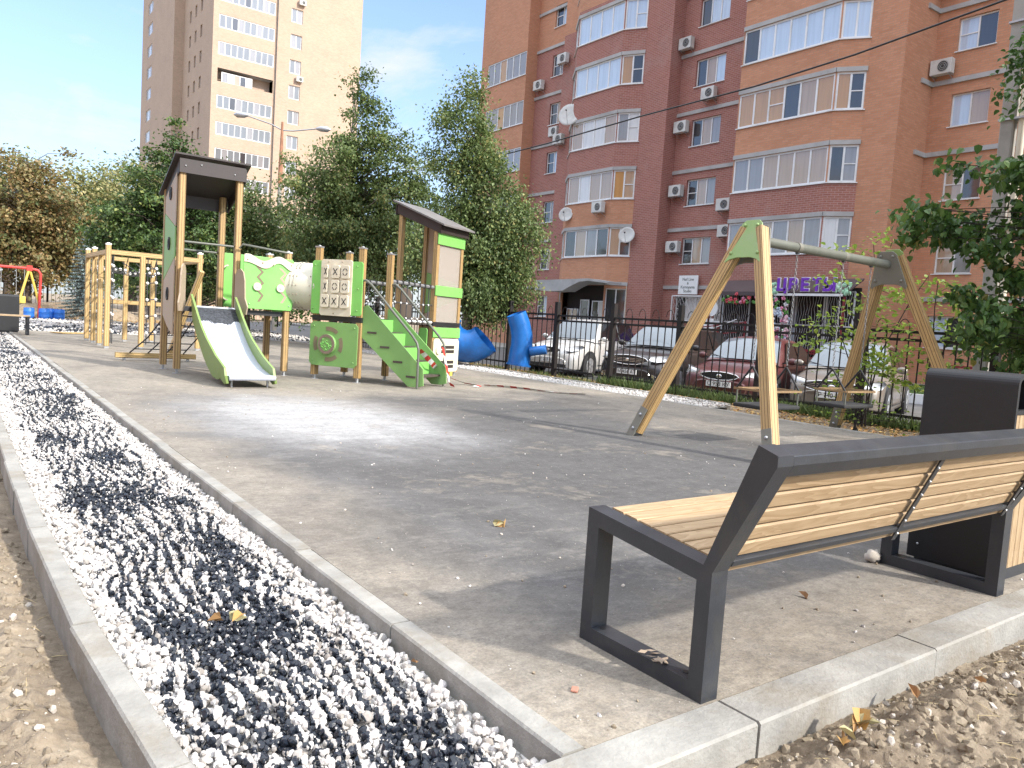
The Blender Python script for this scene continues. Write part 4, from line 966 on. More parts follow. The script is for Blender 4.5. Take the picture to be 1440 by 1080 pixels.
tape([(7.2,10.55,.01),(7.45,10.15,.012),(7.7,9.75,.01),(7.85,9.5,.015),(8.0,9.3,.01),(8.25,9.2,.01)],.085,'barrier_tape','red and white tape lying loose on the asphalt towards the fence')
# ================================================================ FENCE
def fence(name,label,pts,posts_h=1.64,sp=.19,z0=-.14,rails=(.06,1.21,1.33),arch=True,group=None):
    T=thing(name,label,'fence',(pts[0][0],pts[0][1],0),group=group); O=Vector((pts[0][0],pts[0][1],0)); r=random.Random(5)
    for x,y in pts:
        b=MB(); b.beam(Vector((x,y,z0-.1))-O,Vector((x+r.uniform(-.015,.015),y,posts_h))-O,.10,.10,M['fence'],up=(1,0,0)); b.build('post',T)
    for (xa,ya),(xb,yb) in zip(pts[:-1],pts[1:]):
        a=Vector((xa,ya,0));c=Vector((xb,yb,0)); d=(c-a); L=d.length; d.normalize(); b=MB(); dz=r.uniform(-.015,.015)
        for z in rails: b.beam(a+d*.03+Vector((0,0,z+dz))-O,c-d*.03+Vector((0,0,z+dz))-O,.042,.042,M['fence'])
        n=int(L/sp)
        for i in range(1,n+1):
            u=L*i/(n+1); b.beam(a+d*u+Vector((0,0,z0+.04))-O,a+d*u+Vector((0,0,rails[-1]+(.06 if i%2 and arch else 0)))-O,.017,.017,M['fence'],up=(1,0,0))
        if arch:
            for i in range(1,n,2):
                u0=L*i/(n+1);u1=L*(i+1)/(n+1); m=(u0+u1)/2; w=(u1-u0)*.48
                b.tube([a+d*(m+w*math.cos(t))+Vector((0,0,rails[-1]+.06+w*1.6*math.sin(t)))-O for t in [math.pi*k/8 for k in range(9)]],.007,M['fence'],5,caps=False)
        b.build('panel',T)
    return T
fence('metal_fence','black metal picket fence with arched tops between the playground and parked cars',[(11.6,2.7+1.9*i) for i in range(13)])
fence('metal_fence','dark metal fence crossing behind the far trees',[(-6+2.6*i,50) for i in range(12)],1.9,.2,-.1,(.15,1.5,1.65),False)
# ================================================================ BLUE TUBE PIECES
def tubeseg(name,label,loc,rz,pts,r,rims):
    T=thing(name,label,'plastic tube',loc,rz,'blue slide tube pieces left by the fence'); b=MB(); b.tube(pts,r,M['blue'],28,caps=False); b.tube(pts,[x-.02 for x in (r if hasattr(r,'__len__') else [r]*len(pts))],M['blue'],28,caps=False); b.build('tube_wall',T)
    b=MB()
    for i in rims:
        p=Vector(pts[i]); d=(Vector(pts[min(i+1,len(pts)-1)])-Vector(pts[max(i-1,0)])).normalized(); rr=(r[i] if hasattr(r,'__len__') else r)
        b.tube([p-d*.02,p+d*.02],rr+.035,M['blue'],28,caps=False); b.tube([p-d*.02,p+d*.02],rr-.005,M['blue'],28,caps=False)
        for s in (-.02,.02):
            e=d.cross(Vector((0,0,1)) if abs(d.z)<.9 else Vector((1,0,0))).normalized(); f=d.cross(e)
            for k in range(28):
                t0=2*math.pi*k/28;t1=2*math.pi*(k+1)/28; q=lambda R_,t:p+d*s+(e*math.cos(t)+f*math.sin(t))*R_
                b.face([q(rr-.005,t0),q(rr+.035,t0),q(rr+.035,t1),q(rr-.005,t1)],M['blue'])
    b.build('flange',T); return T
arc=lambda c,Rr,a0,a1,n=10:[(c[0]+Rr*math.cos(R(a0+(a1-a0)*i/n)),0,c[2]+Rr*math.sin(R(a0+(a1-a0)*i/n))) for i in range(n+1)]
tubeseg('slide_tube','big bowl shaped blue plastic tube bend lying under the birch',(10.15,16.0,.30),R(-48),arc((.15,0,.75),.62,195,318,12),.40,(0,-1))
tubeseg('slide_tube','upright bent blue plastic tube leaning beside the white car',(11.1,14.85,.0),R(-20),[(0,0,.08),(.02,0,.3),(.05,0,.55),(.04,0,.8),(-.03,0,1.05),(-.14,0,1.3)],[.27,.27,.265,.26,.25,.24],(0,-1))
b=MB(); b.tube([(11.2,14.55,.42),(11.45,14.25,.5)],.11,M['blue'],16); tag(b.build('blue_pipe_stub',bevel=.01),'short blue pipe stub pointing at the white car by the upright tube','pipe')
# ================================================================ CARS
def loft(b,secs,mats,mat,close_ends=True):
    n=len(secs[0]); vs=[p for s in secs for p in s]; 
    for i in range(len(secs)-1):
        for j in range(n-1):
            a=i*n+j; b.add([vs[a],vs[a+1],vs[a+n+1],vs[a+n]],[(0,1,2,3)],mats(i,j) if mats else mat,None,True)
def car(label,x,y,z,paint,L=4.4,W=1.78,H=1.48,suv=False,rz=0,grille='oval',name='parked_car',plate=None,fog=False):
    T=thing(name,label,'car',(x,y,z),rz,'cars parked nose in beyond the fence'); hw=W/2
    hood=.98 if suv else .86; belt=hood+.06; low=.22 if suv else .17
    # lengthwise stations: (x, half width, top z, bottom z)
    st=[(0,.62,.50,low+.08),(.03,.80,.62,low+.02),(.12,.90,.70,low),(.35,.965,hood-.10,low),(.75,.99,hood-.03,low),(1.15,1.0,hood+.03,low),(1.6,1.0,belt,low),(2.6,1.0,belt+.02,low),(3.5,.99,belt+.04,low),(4.05,.96,belt+.03,low+.03),(4.32,.88,belt-.04,low+.08),(4.4,.80,belt-.2,low+.15)]
    k=L/4.4; secs=[]
    for (sx,wf,zt,zb) in st:
        w=hw*wf; sec=[]
        for s in (1,-1):
            pts=[(0,zt+.025),(.45*w,zt+.02),(.80*w,zt-.005),(.93*w,zt-.045),(.985*w,zt-.12),(1.0*w,(zt+zb)/2+.02),(.985*w,zb+.1),(.93*w,zb)]
            pts=[(s*p,q) for p,q in pts]; sec.append(pts)
        full=sec[0][::-1]+sec[1][1:]; secs.append([(sx*k,p,q) for p,q in full])
    b=MB(); loft(b,secs,None,paint)
    b.add(secs[0],[list(range(len(secs[0])))],paint); b.add(secs[-1],[list(range(len(secs[-1])))[::-1]],paint)
    body=b.build('body',T); body.data.flip_normals() if False else None
    m=body.modifiers.new('w','WELD'); m.merge_threshold=.001; m=body.modifiers.new('s','SUBSURF'); m.levels=1; m.render_levels=2
    # wheel arches as dark recessed discs, wheels
    for wx in (.82*k,3.55*k):
        for s in (1,-1):
            wh=bpy.data.objects.new('wheel',None); COL.objects.link(wh); wh.parent=T; wh.location=(wx,s*(hw-.10),.325); rr=.325 if not suv else .35
            q=MB(); q.tube([(0,-s*.10,0),(0,s*.085,0),(0,s*.11,0)],[rr,rr,rr-.03],M['rubber'],28); q.build('tyre',wh)
            q=MB(); q.tube([(0,s*.08,0),(0,s*.117,0)],[rr*.66,rr*.64],M['galv'],24)
            for a in range(5): 
                t=a*2*math.pi/5; q.beam((0.05*math.cos(t),s*.118,.05*math.sin(t)),(rr*.6*math.cos(t),s*.118,rr*.6*math.sin(t)),.05,.012,M['steel'],up=(0,1,0))
            q.build('rim',wh)
            q=MB(); q.tube([(wx,s*(hw-.16),.34),(wx,s*(hw-.001),.34)],rr+.065,M['plastictrim'],28); q.build('wheel_arch',T)
    # greenhouse
    wsx0,wsx1=(1.22*k,1.95*k) if not suv else (1.20*k,1.85*k); rx0,rx1=(3.15*k,3.95*k) if not suv else (3.75*k,4.2*k); hb=belt-.02; wb=hw*.93; wt=hw*.70
    secs=[]
    for (sx,w0,w1,zt) in ((wsx0-.02,wb,wb*.99,hb+.02),((wsx0+wsx1)/2,wb,(wb+wt)/2+.02,(hb+H)/2+.03),(wsx1,wb,wt,H-.035),(wsx1+.35,wb,wt+.01,H-.005),((wsx1+rx0)/2,wb,wt+.01,H),(rx0,wb,wt,H-.03),((rx0+rx1)/2,wb*.98,(wb+wt)/2-.02,(hb+H)/2+.03),(rx1,wb*.95,wb*.9,hb+.02)):
        secs.append([(sx,w0,hb-.03),(sx,w1,zt-.05),(sx,w1*.90,zt),(sx,0,zt+.022),(sx,-w1*.90,zt),(sx,-w1,zt-.05),(sx,-w0,hb-.03)])
    q=MB(); loft(q,secs,None,paint); cb=q.build('cabin',T); m=cb.modifiers.new('w','WELD'); m.merge_threshold=.001; m=cb.modifiers.new('s','SUBSURF'); m.levels=1; m.render_levels=2
    # windscreen just proud of the cabin
    q=MB(); N=8; rows=[]
    for i in range(5):
        t=.05+.87*i/4; sx=wsx0+(wsx1-wsx0)*t; zt=hb+.02+(H-.05-hb)*t+.05*math.sin(math.pi*t); ww=(wb*.93)+(wt*.92-wb*.93)*t
        rows.append([(sx+.05*(abs(j/N*2-1)**2)-.045,ww*(j/N*2-1),zt+.018-.03*(abs(j/N*2-1)**3)) for j in range(N+1)])
    for i in range(4):
        for j in range(N): q.add([rows[i][j],rows[i+1][j],rows[i+1][j+1],rows[i][j+1]],[(3,2,1,0)],M['wind'],None,True)
    ws=q.build('windscreen',T); m=ws.modifiers.new('w','WELD'); m.merge_threshold=.001
    q=MB()
    for s in (-.28,.30): q.tube([(wsx0-.03,s*hw,hb+.03),(wsx0+.06,s*hw+.3,hb+.10),(wsx0+.11,s*hw+.5,hb+.14)],.008,M['plastictrim'],5)
    q.build('wipers',ws)
    for s in (1,-1):
        q=MB(); off=.012
        def P(sx,t): 
            w=wb+(wt-wb)*t; return (sx,s*(w+off),hb+.03+(H-.08-hb)*t)
        f=wsx0+.30; pil=(wsx1+rx0)/2
        for pts in ([P(f,0.06),P(pil-.04,.06),P(pil-.04,.93),P(wsx1+.08,.93)],[P(pil+.04,.06),P(rx1-.28,.06),P(rx0-.02,.93),P(pil+.04,.93)]):
            if s<0: pts=pts[::-1]
            q.face(pts[::-1],M['sideglass'])
        q.build('side_window',T)
        q=MB()
        for sx in (wsx0+.12,pil,rx0+.02): q.beam((sx,s*(hw*1.001),low+.12),(sx,s*(hw*.985),hb-.02),.008,.012,M['plastictrim'],up=(1,0,0))
        q.beam((wsx0+.12,s*(hw*1.004),low+.12),(rx0,s*(hw*1.004),low+.12),.012,.02,M['plastictrim']); q.build('door_seam',T)
        for sx in (pil-.22,rx0-.12): q=MB(); q.beam((sx,s*(hw+.012),hb-.13),(sx+.14,s*(hw+.012),hb-.13),.02,.022,M['plastictrim']); q.build('door_handle',T)
        # mirror
        q=MB(); q.ball((wsx0+.22,s*(hw+.10),hb+.09),.1,paint,.55,1.05,.72,12,8); mr=q.build('mirror',T); q=MB(); q.beam((wsx0+.24,s*(hw-.1),hb+.04),(wsx0+.22,s*(hw+.05),hb+.06),.04,.03,M['plastictrim']); q.build('mirror_arm',mr)
        # headlamp
        q=MB(); z0=hood-.26; 
        pl=[(.075,.55,z0+.03),(.10,.74,z0),(.26,.925,z0+.03),(.48,.975,z0+.13),(.40,.94,z0+.185),(.18,.74,z0+.15),(.10,.56,z0+.12)]
        c=(.16,s*.76*hw,z0+.085); ring=[(a*k-.022,s*(v*hw+.012),w_) for a,v,w_ in pl]
        for i in range(7):
            j=(i+1)%7; f3=[(c[0]-.05,c[1]+s*.02,c[2]),ring[i],ring[j]]; q.add(f3 if s<0 else f3[::-1],[(0,1,2)],M['lamp'],None,True)
            g=[ring[i],ring[j],(ring[j][0]+.08,ring[j][1]*.96,ring[j][2]),(ring[i][0]+.08,ring[i][1]*.96,ring[i][2])]; q.add(g,[(0,1,2,3)],M['plastictrim'])
        hl=q.build('headlight',T); m=hl.modifiers.new('w','WELD'); m.merge_threshold=.001
        if fog:
            q=MB(); q.cyl((.04,s*hw*.72,.36),(.0,s*hw*.70,.36),.07,M['chrome'],16); q.build('fog_light',T)
    # grille, badge, plate, bumper
    gz=hood-.24
    q=MB(); gw=.40 if grille!='wide' else .52; gh=.075 if grille!='wide' else .10
    pl=[(gw*math.cos(R(a))*(1 if abs(math.sin(R(a)))<.5 else .92),gh*math.sin(R(a))) for a in range(0,360,30)]
    q.prism(pl,(-.012,0,gz),(0,-1,0),(0,0,1),.035,M['plastictrim']); gr=q.build('grille',T)
    q=MB(); ring=[(-.052,-x*1.05,gz+z_*1.12) for x,z_ in pl]; q.tube(ring+[ring[0],ring[1]],.012,M['chrome'],6,caps=False); q.ball((-.06,0,gz),.055,M['chrome'],.25,1.25,.75)
    for dz in (-.035,0,.035): q.beam((-.052,-gw*.85,gz+dz),(-.052,gw*.85,gz+dz),.008,.008,M['chrome'] if grille=='wide' else M['plastictrim'])
    q.build('grille_trim',gr)
    q=MB(); q.box(-.035,.06,-.60,.60,low+.03,low+.13,M['plastictrim']); q.build('bumper_intake',T)
    if plate:
        q=MB(); q.box(-.065,-.045,-.26,.26,.40,.51,M['white']); pp=q.build('license_plate',T)
        M4=Matrix(((0,0,-1,-.068),(-1,0,0,0),(0,1,0,.455),(0,0,0,1))); text_mesh(plate,.115,.001,M['black'],pp,'plate_text',M4)
    return T
M['pw']=carpaint('white_car_paint',(.62,.61,.59),(.5,.46,.4),.2); M['pd']=carpaint('dark_car_paint',(.012,.011,.013),(.12,.10,.09),.25); M['pr']=carpaint('maroon_car_paint',(.09,.014,.018),(.20,.13,.11),.35); M['ps']=carpaint('silver_beige_car_paint',(.20,.175,.15),(.30,.25,.2),.4)
GZ=-.345
car('white crossover with blue tinted windscreen beside the blue plastic tubes',13.9,17.2,GZ,M['pw'],4.5,1.85,1.68,True,grille='oval',plate='Т 203 КХ',rz=R(20))
car('black crossover with chrome fog lamps parked between the white and maroon cars',13.0,13.05,GZ,M['pd'],4.45,1.86,1.62,True,grille='wide',plate='М 456 АТ',fog=True,rz=R(16))
car('dusty maroon hatchback with chrome ringed oval grille behind the swing leg',12.75,10.15,GZ,M['pr'],4.3,1.80,1.47,False,plate='О 958 КУ',rz=R(17))
car('dusty silver beige sedan with wide chrome grille parked right of the red steps',13.4,8.05,GZ,M['ps'],4.4,1.76,1.52,False,grille='wide',plate='Р 740 ЕН',rz=R(20))
# ================================================================ OLD SWING, BARRELS, FAR BENCH, SHEET
def oldswing():
    O=Vector((1.9,37.5,0)); T=thing('old_swing','old red and yellow pipe swing at the far left','swing',tuple(O)); V=lambda x,y,z:Vector((x,y,z))-O
    b=MB(); b.tube([V(-.6,37.5,2.0),V(2.65,37.5,2.0),V(2.95,37.5,1.95),V(3.05,37.5,1.8),V(3.0,37.5,-.1)],.055,M['red'],8); b.build('top_bar',T)
    for x in (.9,2.65):
        for s,q in ((-1,.55),(1,.55)):
            b=MB(); b.tube([V(x,37.5,2.0),V(x+s*q,37.2+.5*(s>0),-.1)],.05,M['yellow'],8); b.build('leg',T)
        b=MB(); b.box(-.1,.1,-.07,.07,-.1,.12,M['red'],Matrix.Translation(V(x,37.5,2.0))); b.build('joint',T)
    for x in (1.4,2.2):
        b=MB(); b.tube([V(x,37.5,1.95),V(x,37.5,.75)],.012,M['galv'],5); b.tube([V(x+.28,37.5,1.95),V(x+.28,37.5,.75)],.012,M['galv'],5); b.build('chain',T)
        b=MB(); b.box(-.03,.33,-.18,.18,0,.30,M['yellow'],Matrix.Translation(V(x,37.5,.55))); b.build('swing_seat',T,bevel=.04)
oldswing()
def barrel(x,y,label,tilt=0):
    T=thing('plastic_barrel',label,'barrel',(x,y,-.08),group='blue barrels by the old swing'); T.scale=(.72,.72,.6); b=MB(); r=.27
    b.tube([(0,0,0),(0,0,.04),(0,0,.22),(0,0,.25),(0,0,.28),(0,0,.52),(0,0,.55),(0,0,.58),(0,0,.72),(0,0,.78)],[r-.02,r,r,r+.015,r,r,r+.015,r,r,r-.03],M['bluebarrel'],20); b.build('drum',T)
    b=MB(); b.tube([(0,0,.77),(0,0,.80)],[r-.01,r-.02],M['bluebarrel'],20); b.tube([(.1,0,.8),(.1,0,.83)],.035,M['black'],10); b.build('lid',T)
barrel(2.62,37.0,'blue plastic barrel standing alone, leftmost of the far barrels'); barrel(3.15,37.0,'blue plastic barrel in the middle of the far row'); barrel(3.40,37.5,'blue plastic barrel tucked behind the middle one'); barrel(3.72,37.2,'blue plastic barrel at the right end of the far row')
def farbench():
    O=Vector((1.4,22.3,0)); T=thing('park_bench','pale topped dark bench cut by the left edge in the distance','bench',tuple(O))
    for dx,l in ((-.9,1),(.15,1)):
        b=MB(); 
        for p,q in (((dx,-.25,.02),(dx,-.25,.44)),((dx,.25,.02),(dx,.25,.44)),((dx,-.25,.02),(dx,.25,.02)),((dx,-.25,.44),(dx,.25,.44))): b.beam(p,q,.05,.05,M['graphite'],up=(1,0,0))
        b.build('side_frame',T)
    b=MB(); 
    for i in range(5): b.beam((-.95,-.22+.11*i,.46),(.2,-.22+.11*i,.46),.09,.03,M['plank'])
    b.build('seat',T)
farbench()
bin_('litter_bin','grey litter bin far off at the left edge behind the distant bench',(1.45,23.4,0),R(90),.55,.6,.95)
b=MB(); b.box(-.7,.7,-.25,.25,0,.02,M['postlit'],Matrix.Translation((2.9,24.0,.01))@Matrix.Rotation(.5,4,'Z')); tag(b.build('board'),'loose pale board lying on the ground before the gravel','board')
# soil mound
b=MB(); b.ball((5.0,45,-.5),1.0,M['earth'],3.6,1.6,1.1,24,10)
for i,v in enumerate(b.v): b.v[i]=(v[0]+.15*math.sin(i*1.7),v[1],v[2]+.08*math.sin(i*2.9))
tag(b.build('soil_mound'),kind='structure')
# ================================================================ STREET LAMP, POLE, CABLE
def lamp():
    x,y=13.2,38.4; T=thing('street_lamp','twin arm street lamp on a concrete pole with rusty top','street lamp',(x,y,-.1))
    b=MB(); b.tube([(0,0,0),(0,0,7.6)],[.13,.095],M['polecon'],12); b.build('pole',T)
    b=MB(); b.tube([(0,0,7.3),(0,0,8.2),(0,0,10.3)],[.115,.10,.05],M['rust'],10); b.build('rusty_top',T)
    for s,dx,dy,dz in ((1,-1.45,1.05,.05),(1,1.45,-1.0,-.55)):
        b=MB(); b.tube([(0,0,9.9),(dx*.3,dy*.3,10.15 if dx<0 else 9.9),(dx,dy,10.45+dz if dx<0 else 10.1)],.035,M['galv'],6); a=b.build('arm',T)
        b=MB(); e=Vector((dx,dy,10.45+dz if dx<0 else 10.1)); d=Vector((dx,dy,0)).normalized(); b.tube([e-d*.1,e+d*.1,e+d*.45,e+d*.62],[.05,.13,.14,.03],M['galv'],10); b.build('lamp_head',a)
lamp()
def upole():
    x,y=13.5,5.55; T=thing('utility_pole','grey concrete pole with a pale pipe up its side at the right edge','pole',(x,y,-.14))
    b=MB(); b.beam((0,0,0),(0,0,10),.20,.17,M['polecon'],up=(1,0,0),ch=.02); b.build('pole',T)
    b=MB(); b.tube([(-.02,-.20,.2),(-.02,-.20,9.9)],.055,M['cream'],10); b.build('pipe',T)
    for z in (1.5,3.2,4.9,6.4): b=MB(); b.box(-.12,.12,-.27,.12,z,z+.03,M['galv']); b.build('clamp',T)
upole()
b=MB(); b.tube([(13.5,5.6,6.72),(13.5,8.3,6.44),(13.5,10.5,6.31),(13.5,13.8,6.27),(13.5,17.4,6.15),(13.5,22,6.1),(13.4,30,6.9),(13.2,38.3,8.2)],.018,M['black'],6); tag(b.build('overhead_cable'),'black sagging overhead cable running from the concrete pole into the birch','cable')
b=MB(); b.tube([(13.5,5.5,2.9),(13.5,8,2.78),(13.45,11,2.9)],.009,M['black'],5); 
# ================================================================ RED APARTMENT BLOCK
def cutwall(b,p0,p1,z0,z1,ops,bands,inset=.14,reveal=None):
    """wall between plan points (outside on the left of p0->p1 reversed), openings (u0,u1,za,zb), bands [(ztop,mat)] low to high"""
    p0=Vector((*p0,0));p1=Vector((*p1,0)); d=p1-p0; L=d.length; d.normalize(); nn=Vector((-d.y,d.x,0))
    us=sorted({0,L,*[max(0,min(L,u)) for o in ops for u in o[:2]]}); zs=sorted({z0,z1,*[z for o in ops for z in o[2:4]],*[z for z,_ in bands if z0<z<z1]})
    P=lambda u,z,k=0:p0+d*u+Vector((0,0,z))-nn*k
    for ua,ub in zip(us[:-1],us[1:]):
        for za,zb in zip(zs[:-1],zs[1:]):
            um,zm=(ua+ub)/2,(za+zb)/2
            if any(o[0]<um<o[1] and o[2]<zm<o[3] for o in ops): continue
            m=next(mm for zt,mm in bands if zm<zt)
            b.face([P(ub,za),P(ua,za),P(ua,zb),P(ub,zb)],m,[(ub,za),(ua,za),(ua,zb),(ub,zb)])
    for (ua,ub,za,zb) in ops:
        zm=(za+zb)/2; m=next(mm for zt,mm in bands if zm<zt)
        for q,uvq in (((P(ua,za),P(ua,za,inset),P(ua,zb,inset),P(ua,zb)),None),((P(ub,za,inset),P(ub,za),P(ub,zb),P(ub,zb,inset)),None),((P(ua,zb,inset),P(ub,zb,inset),P(ub,zb),P(ua,zb)),None),((P(ua,za),P(ub,za),P(ub,za,inset),P(ua,za,inset)),None)):
            b.face(q[::-1],m)
    return p0,d,nn
def window(par,p0,d,nn,u0,u1,z0,z1,inset,n,glist,sill=True,fw=.055,transom=None,name='window',rnd=None):
    O=Vector(par.location); f=MB(); g=MB(); base=p0-nn*inset-O; r=rnd or random
    P=lambda u,z,k=0:base+d*u+Vector((0,0,z))+nn*k
    def bar(ua,ub,za,zb,t0=-.03,t1=.03): 
        vs=[P(u,z,k) for k in (t0,t1) for z in (za,zb) for u in (ua,ub)]; f.add(vs,[(0,2,3,1),(4,5,7,6),(0,1,5,4),(2,6,7,3),(0,4,6,2),(1,3,7,5)],M['whitepvc'])
    bar(u0+.002,u1-.002,z0+.002,z0+fw);bar(u0+.002,u1-.002,z1-fw,z1-.002);bar(u0+.002,u0+fw,z0+fw,z1-fw);bar(u1-fw,u1-.002,z0+fw,z1-fw)
    for i in range(n):
        ua=u0+fw*.6+(u1-u0-fw*1.2)*i/n; ub=u0+fw*.6+(u1-u0-fw*1.2)*(i+1)/n
        if i: bar(ua-fw*.5,ua+fw*.5,z0+fw,z1-fw)
        mt=GL[glist[i%len(glist)]]
        g.face([P(ub,z0+.02),P(ua,z0+.02),P(ua,z1-.02),P(ub,z1-.02)],mt,[(ub,z0),(ua,z0),(ua,z1),(ub,z1)])
        if transom and i in transom: bar(ua+fw*.5,ub-fw*.5,(z0+z1)/2-.02,(z0+z1)/2+.02)
    if sill:
        vs=[P(u,z,k) for k in (.03,inset+.06) for z in (z0-.035,z0) for u in (u0-.05,u1+.05)]; f.add(vs,[(0,2,3,1),(4,5,7,6),(0,1,5,4),(2,6,7,3),(0,4,6,2),(1,3,7,5)],M['whitepvc'])
    w=f.build(name,par); g.build('pane',w); return w
def acunit(par,x,y,z,rzdir=(-1,0),name='air_conditioner'):
    O=Vector(par.location); nx=Vector((*rzdir,0)).normalized(); t=Vector((-nx.y,nx.x,0)); c=Vector((x,y,z))-O+nx*.28
    T4=Matrix(((t.x,nx.x,0,c.x),(t.y,nx.y,0,c.y),(0,0,1,c.z),(0,0,0,1))); b=MB(); b.box(-.38,.38,-.14,.14,-.27,.27,M['acwhite'],T4); a=b.build(name,par,bevel=.015)
    b=MB(); cc=T4@Vector((.08,.142,0)); b.tube([cc,cc+nx*.006],.20,M['acdark'],20); 
    for k in range(3): b.tube([cc+nx*.01+(t*math.cos(q)+Vector((0,0,math.sin(q))))*(.07+.06*k) for q in [2*math.pi*i/16 for i in range(17)]],.006,M['acwhite'],4,caps=False)
    b.build('fan',a)
    b=MB()
    for s in (-.3,.3): b.beam(c+t*s-nx*.28+Vector((0,0,-.28)),c+t*s+nx*.14+Vector((0,0,-.28)),.03,.03,M['galv']); b.beam(c+t*s-nx*.28+Vector((0,0,-.45)),c+t*s+nx*.08+Vector((0,0,-.29)),.02,.02,M['galv'])
    b.build('bracket',a)
def dish(par,x,y,z,r,d=(-1,-.55,.25)):
    O=Vector(par.location); n=Vector(d).normalized(); e=n.cross(Vector((0,0,1))).normalized(); f=e.cross(n); c=Vector((x,y,z))-O
    b=MB(); rings=[[c-n*(.10*(1-(k/4)**2))+(e*math.cos(t)+f*math.sin(t))*r*k/4 for t in [2*math.pi*i/24 for i in range(24)]] for k in (0.001,1,2,3,4)]
    for a,q in zip(rings[:-1],rings[1:]):
        for i in range(24): b.add([a[i],a[(i+1)%24],q[(i+1)%24],q[i]],[(0,1,2,3)],M['acwhite'],None,True)
    o=b.build('satellite_dish',par); w=o.modifiers.new('w','WELD'); w.merge_threshold=.002; s=o.modifiers.new('s','SOLIDIFY'); s.thickness=.012
    b=MB(); b.tube([c-f*r*.9,c+n*r*.8],.012,M['galv'],6); b.ball(c+n*r*.8,.045,M['acdark']); b.tube([c-n*.1,c-n*.1+Vector((.35,0,-.05))],.02,M['galv'],6); b.build('dish_arm',o)
def redblock():
    T=thing('apartment_block','red and orange brick apartment block with white glazed balcony bays above the car park','building',(30,20,-.4)); b=MB(); r=random.Random(11)
    HT=27; B,Ob='bred','borange'; br,bo=M[B],M[Ob]
    wins=[]; ledges=[]
    def wall(p0,p1,ops,bands,z0=-.4,inset=.14): 
        return cutwall(b,Vector(p0)-Vector((0,0)),p1,z0,HT,ops,bands,inset)
    allred=[(17.6,br),(99,bo)]; allor=[(99,bo)]
    CZ=[1.71,4.48,7.26,10.10,12.90,15.70]
    # everything is listed from low Y to high Y; cutwall wants the outside (-X) on its left
    def seg(p0,p1,ops,bands): 
        p,d,nn=cutwall(b,p0,p1,-.4,HT,ops,bands); return p,d,nn
    def winrow(p0,p1,u0,u1,zs,h,n,bands,gl,tr=None,skip=()):
        ops=[(u0,u1,z,z+h) for z in zs]; p,d,nn=seg(p0,p1,ops,bands)
        for i,z in enumerate(zs):
            if i in skip: continue
            window(T,p,d,nn,u0,u1,z,z+h,.13,n,gl[i%len(gl)],True,transom=tr)
        return p,d,nn
    # right recess
    ys=-12; L=15.05+12
    ops=[];zz_=[1.2,3.95,6.65,9.34,12.05,14.8,17.5]
    for yc in (13.62,9.0,4.5,0,-5,-9.5):
        for z in zz_: ops.append((yc-.66+12,yc+.66+12,z,z+1.18))
    p,d,nn=seg((29.75,-12),(29.75,15.05),ops,allor)
    for i,o in enumerate(ops): 
        if i<28: window(T,p,d,nn,*o,.13,2,[[1,3],[2,0],[1,0],[0,3]][i%4],True,transom=(1,) if i%3 else None)
    for z in (3.0,5.75,8.40,11.0,13.68,16.4): ledges.append(((29.72,-12),(29.72,15.05),z)); 
    seg((29.75,15.05),(27.6,15.05),[],allor); seg((27.6,15.05),(27.6,16.4),[],allor)
    for z in (8.40,11.0,13.68): ledges.append(((29.7,15.03),(28.9,15.03),z))
    # bay two
    SB=[4.54,7.22,9.92,12.54,15.2,17.9]; HB=1.40; ba=[]
    def baybands(S,H,cols): 
        o=[]; 
        for i,s in enumerate(S): o.append((s,cols[i]))
        o.append((99,bo)); return o
    bb2=[(4.54,br),(7.22,br),(99,bo)]
    for (p0,p1,n,gls) in (((27.6,16.4),(27.0,17.3),2,[[2,5],[2,1],[1,4],[3,3],[3,3],[3,3]]),((27.0,17.3),(27.0,21.76),6,[[2,0,2,0,2,2],[0,0,0,0,2,2],[4,0,1,4,4,4],[3,3,3,3,3,1],[3]*6,[3]*6])):
        LL=(Vector(p1)-Vector(p0)).length; ops=[(.03,LL-.03,z,z+HB) for z in SB]
        p,d,nn=seg(p0,p1,ops,bb2)
        for i,z in enumerate(SB): window(T,p,d,nn,.03,LL-.03,z,z+HB,.06,n,gls[i],True,fw=.075,transom=(0,) if n==2 and i!=3 else ((3,) if i==2 else None))
        for z in SB: ledges.append((p0,p1,z+HB+.09))
    seg((27.0,21.76),(28.8,21.76),[],allred)
    # centre recess
    ops=[(24.15-21.76,25.9-21.76,z,z+1.26) for z in CZ]; ops[0]=(24.2-21.76,26.05-21.76,1.71,2.93); ops.append((22.06-21.76,23.62-21.76,1.75,3.36))
    p,d,nn=seg((28.8,21.76),(28.8,26.84),ops,allred)
    for i,o in enumerate(ops[:6]): window(T,p,d,nn,*o,.13,3,[[5,5,1],[2,0,1],[2,0,1],[2,0,1],[3,0,1],[3,3,1]][i],True,transom=(2,) if i<3 else None)
    window(T,p,d,nn,*ops[6],.08,3,[5,2,2],True,name='shop_window')
    for z in (3.35,6.15,8.95,11.72,14.5,17.3): ledges.append(((28.78,21.76),(28.78,26.84),z))
    seg((28.8,26.84),(28.0,26.84),[],allred); seg((28.0,26.84),(28.0,28.6),[],allred)
    # bay one
    S1=[4.86,7.76,10.62,13.48,16.20,19.0]; H1=1.46; bb1=[(3.5,bo),(7.76,bo),(16.7,br),(18,br),(99,bo)]
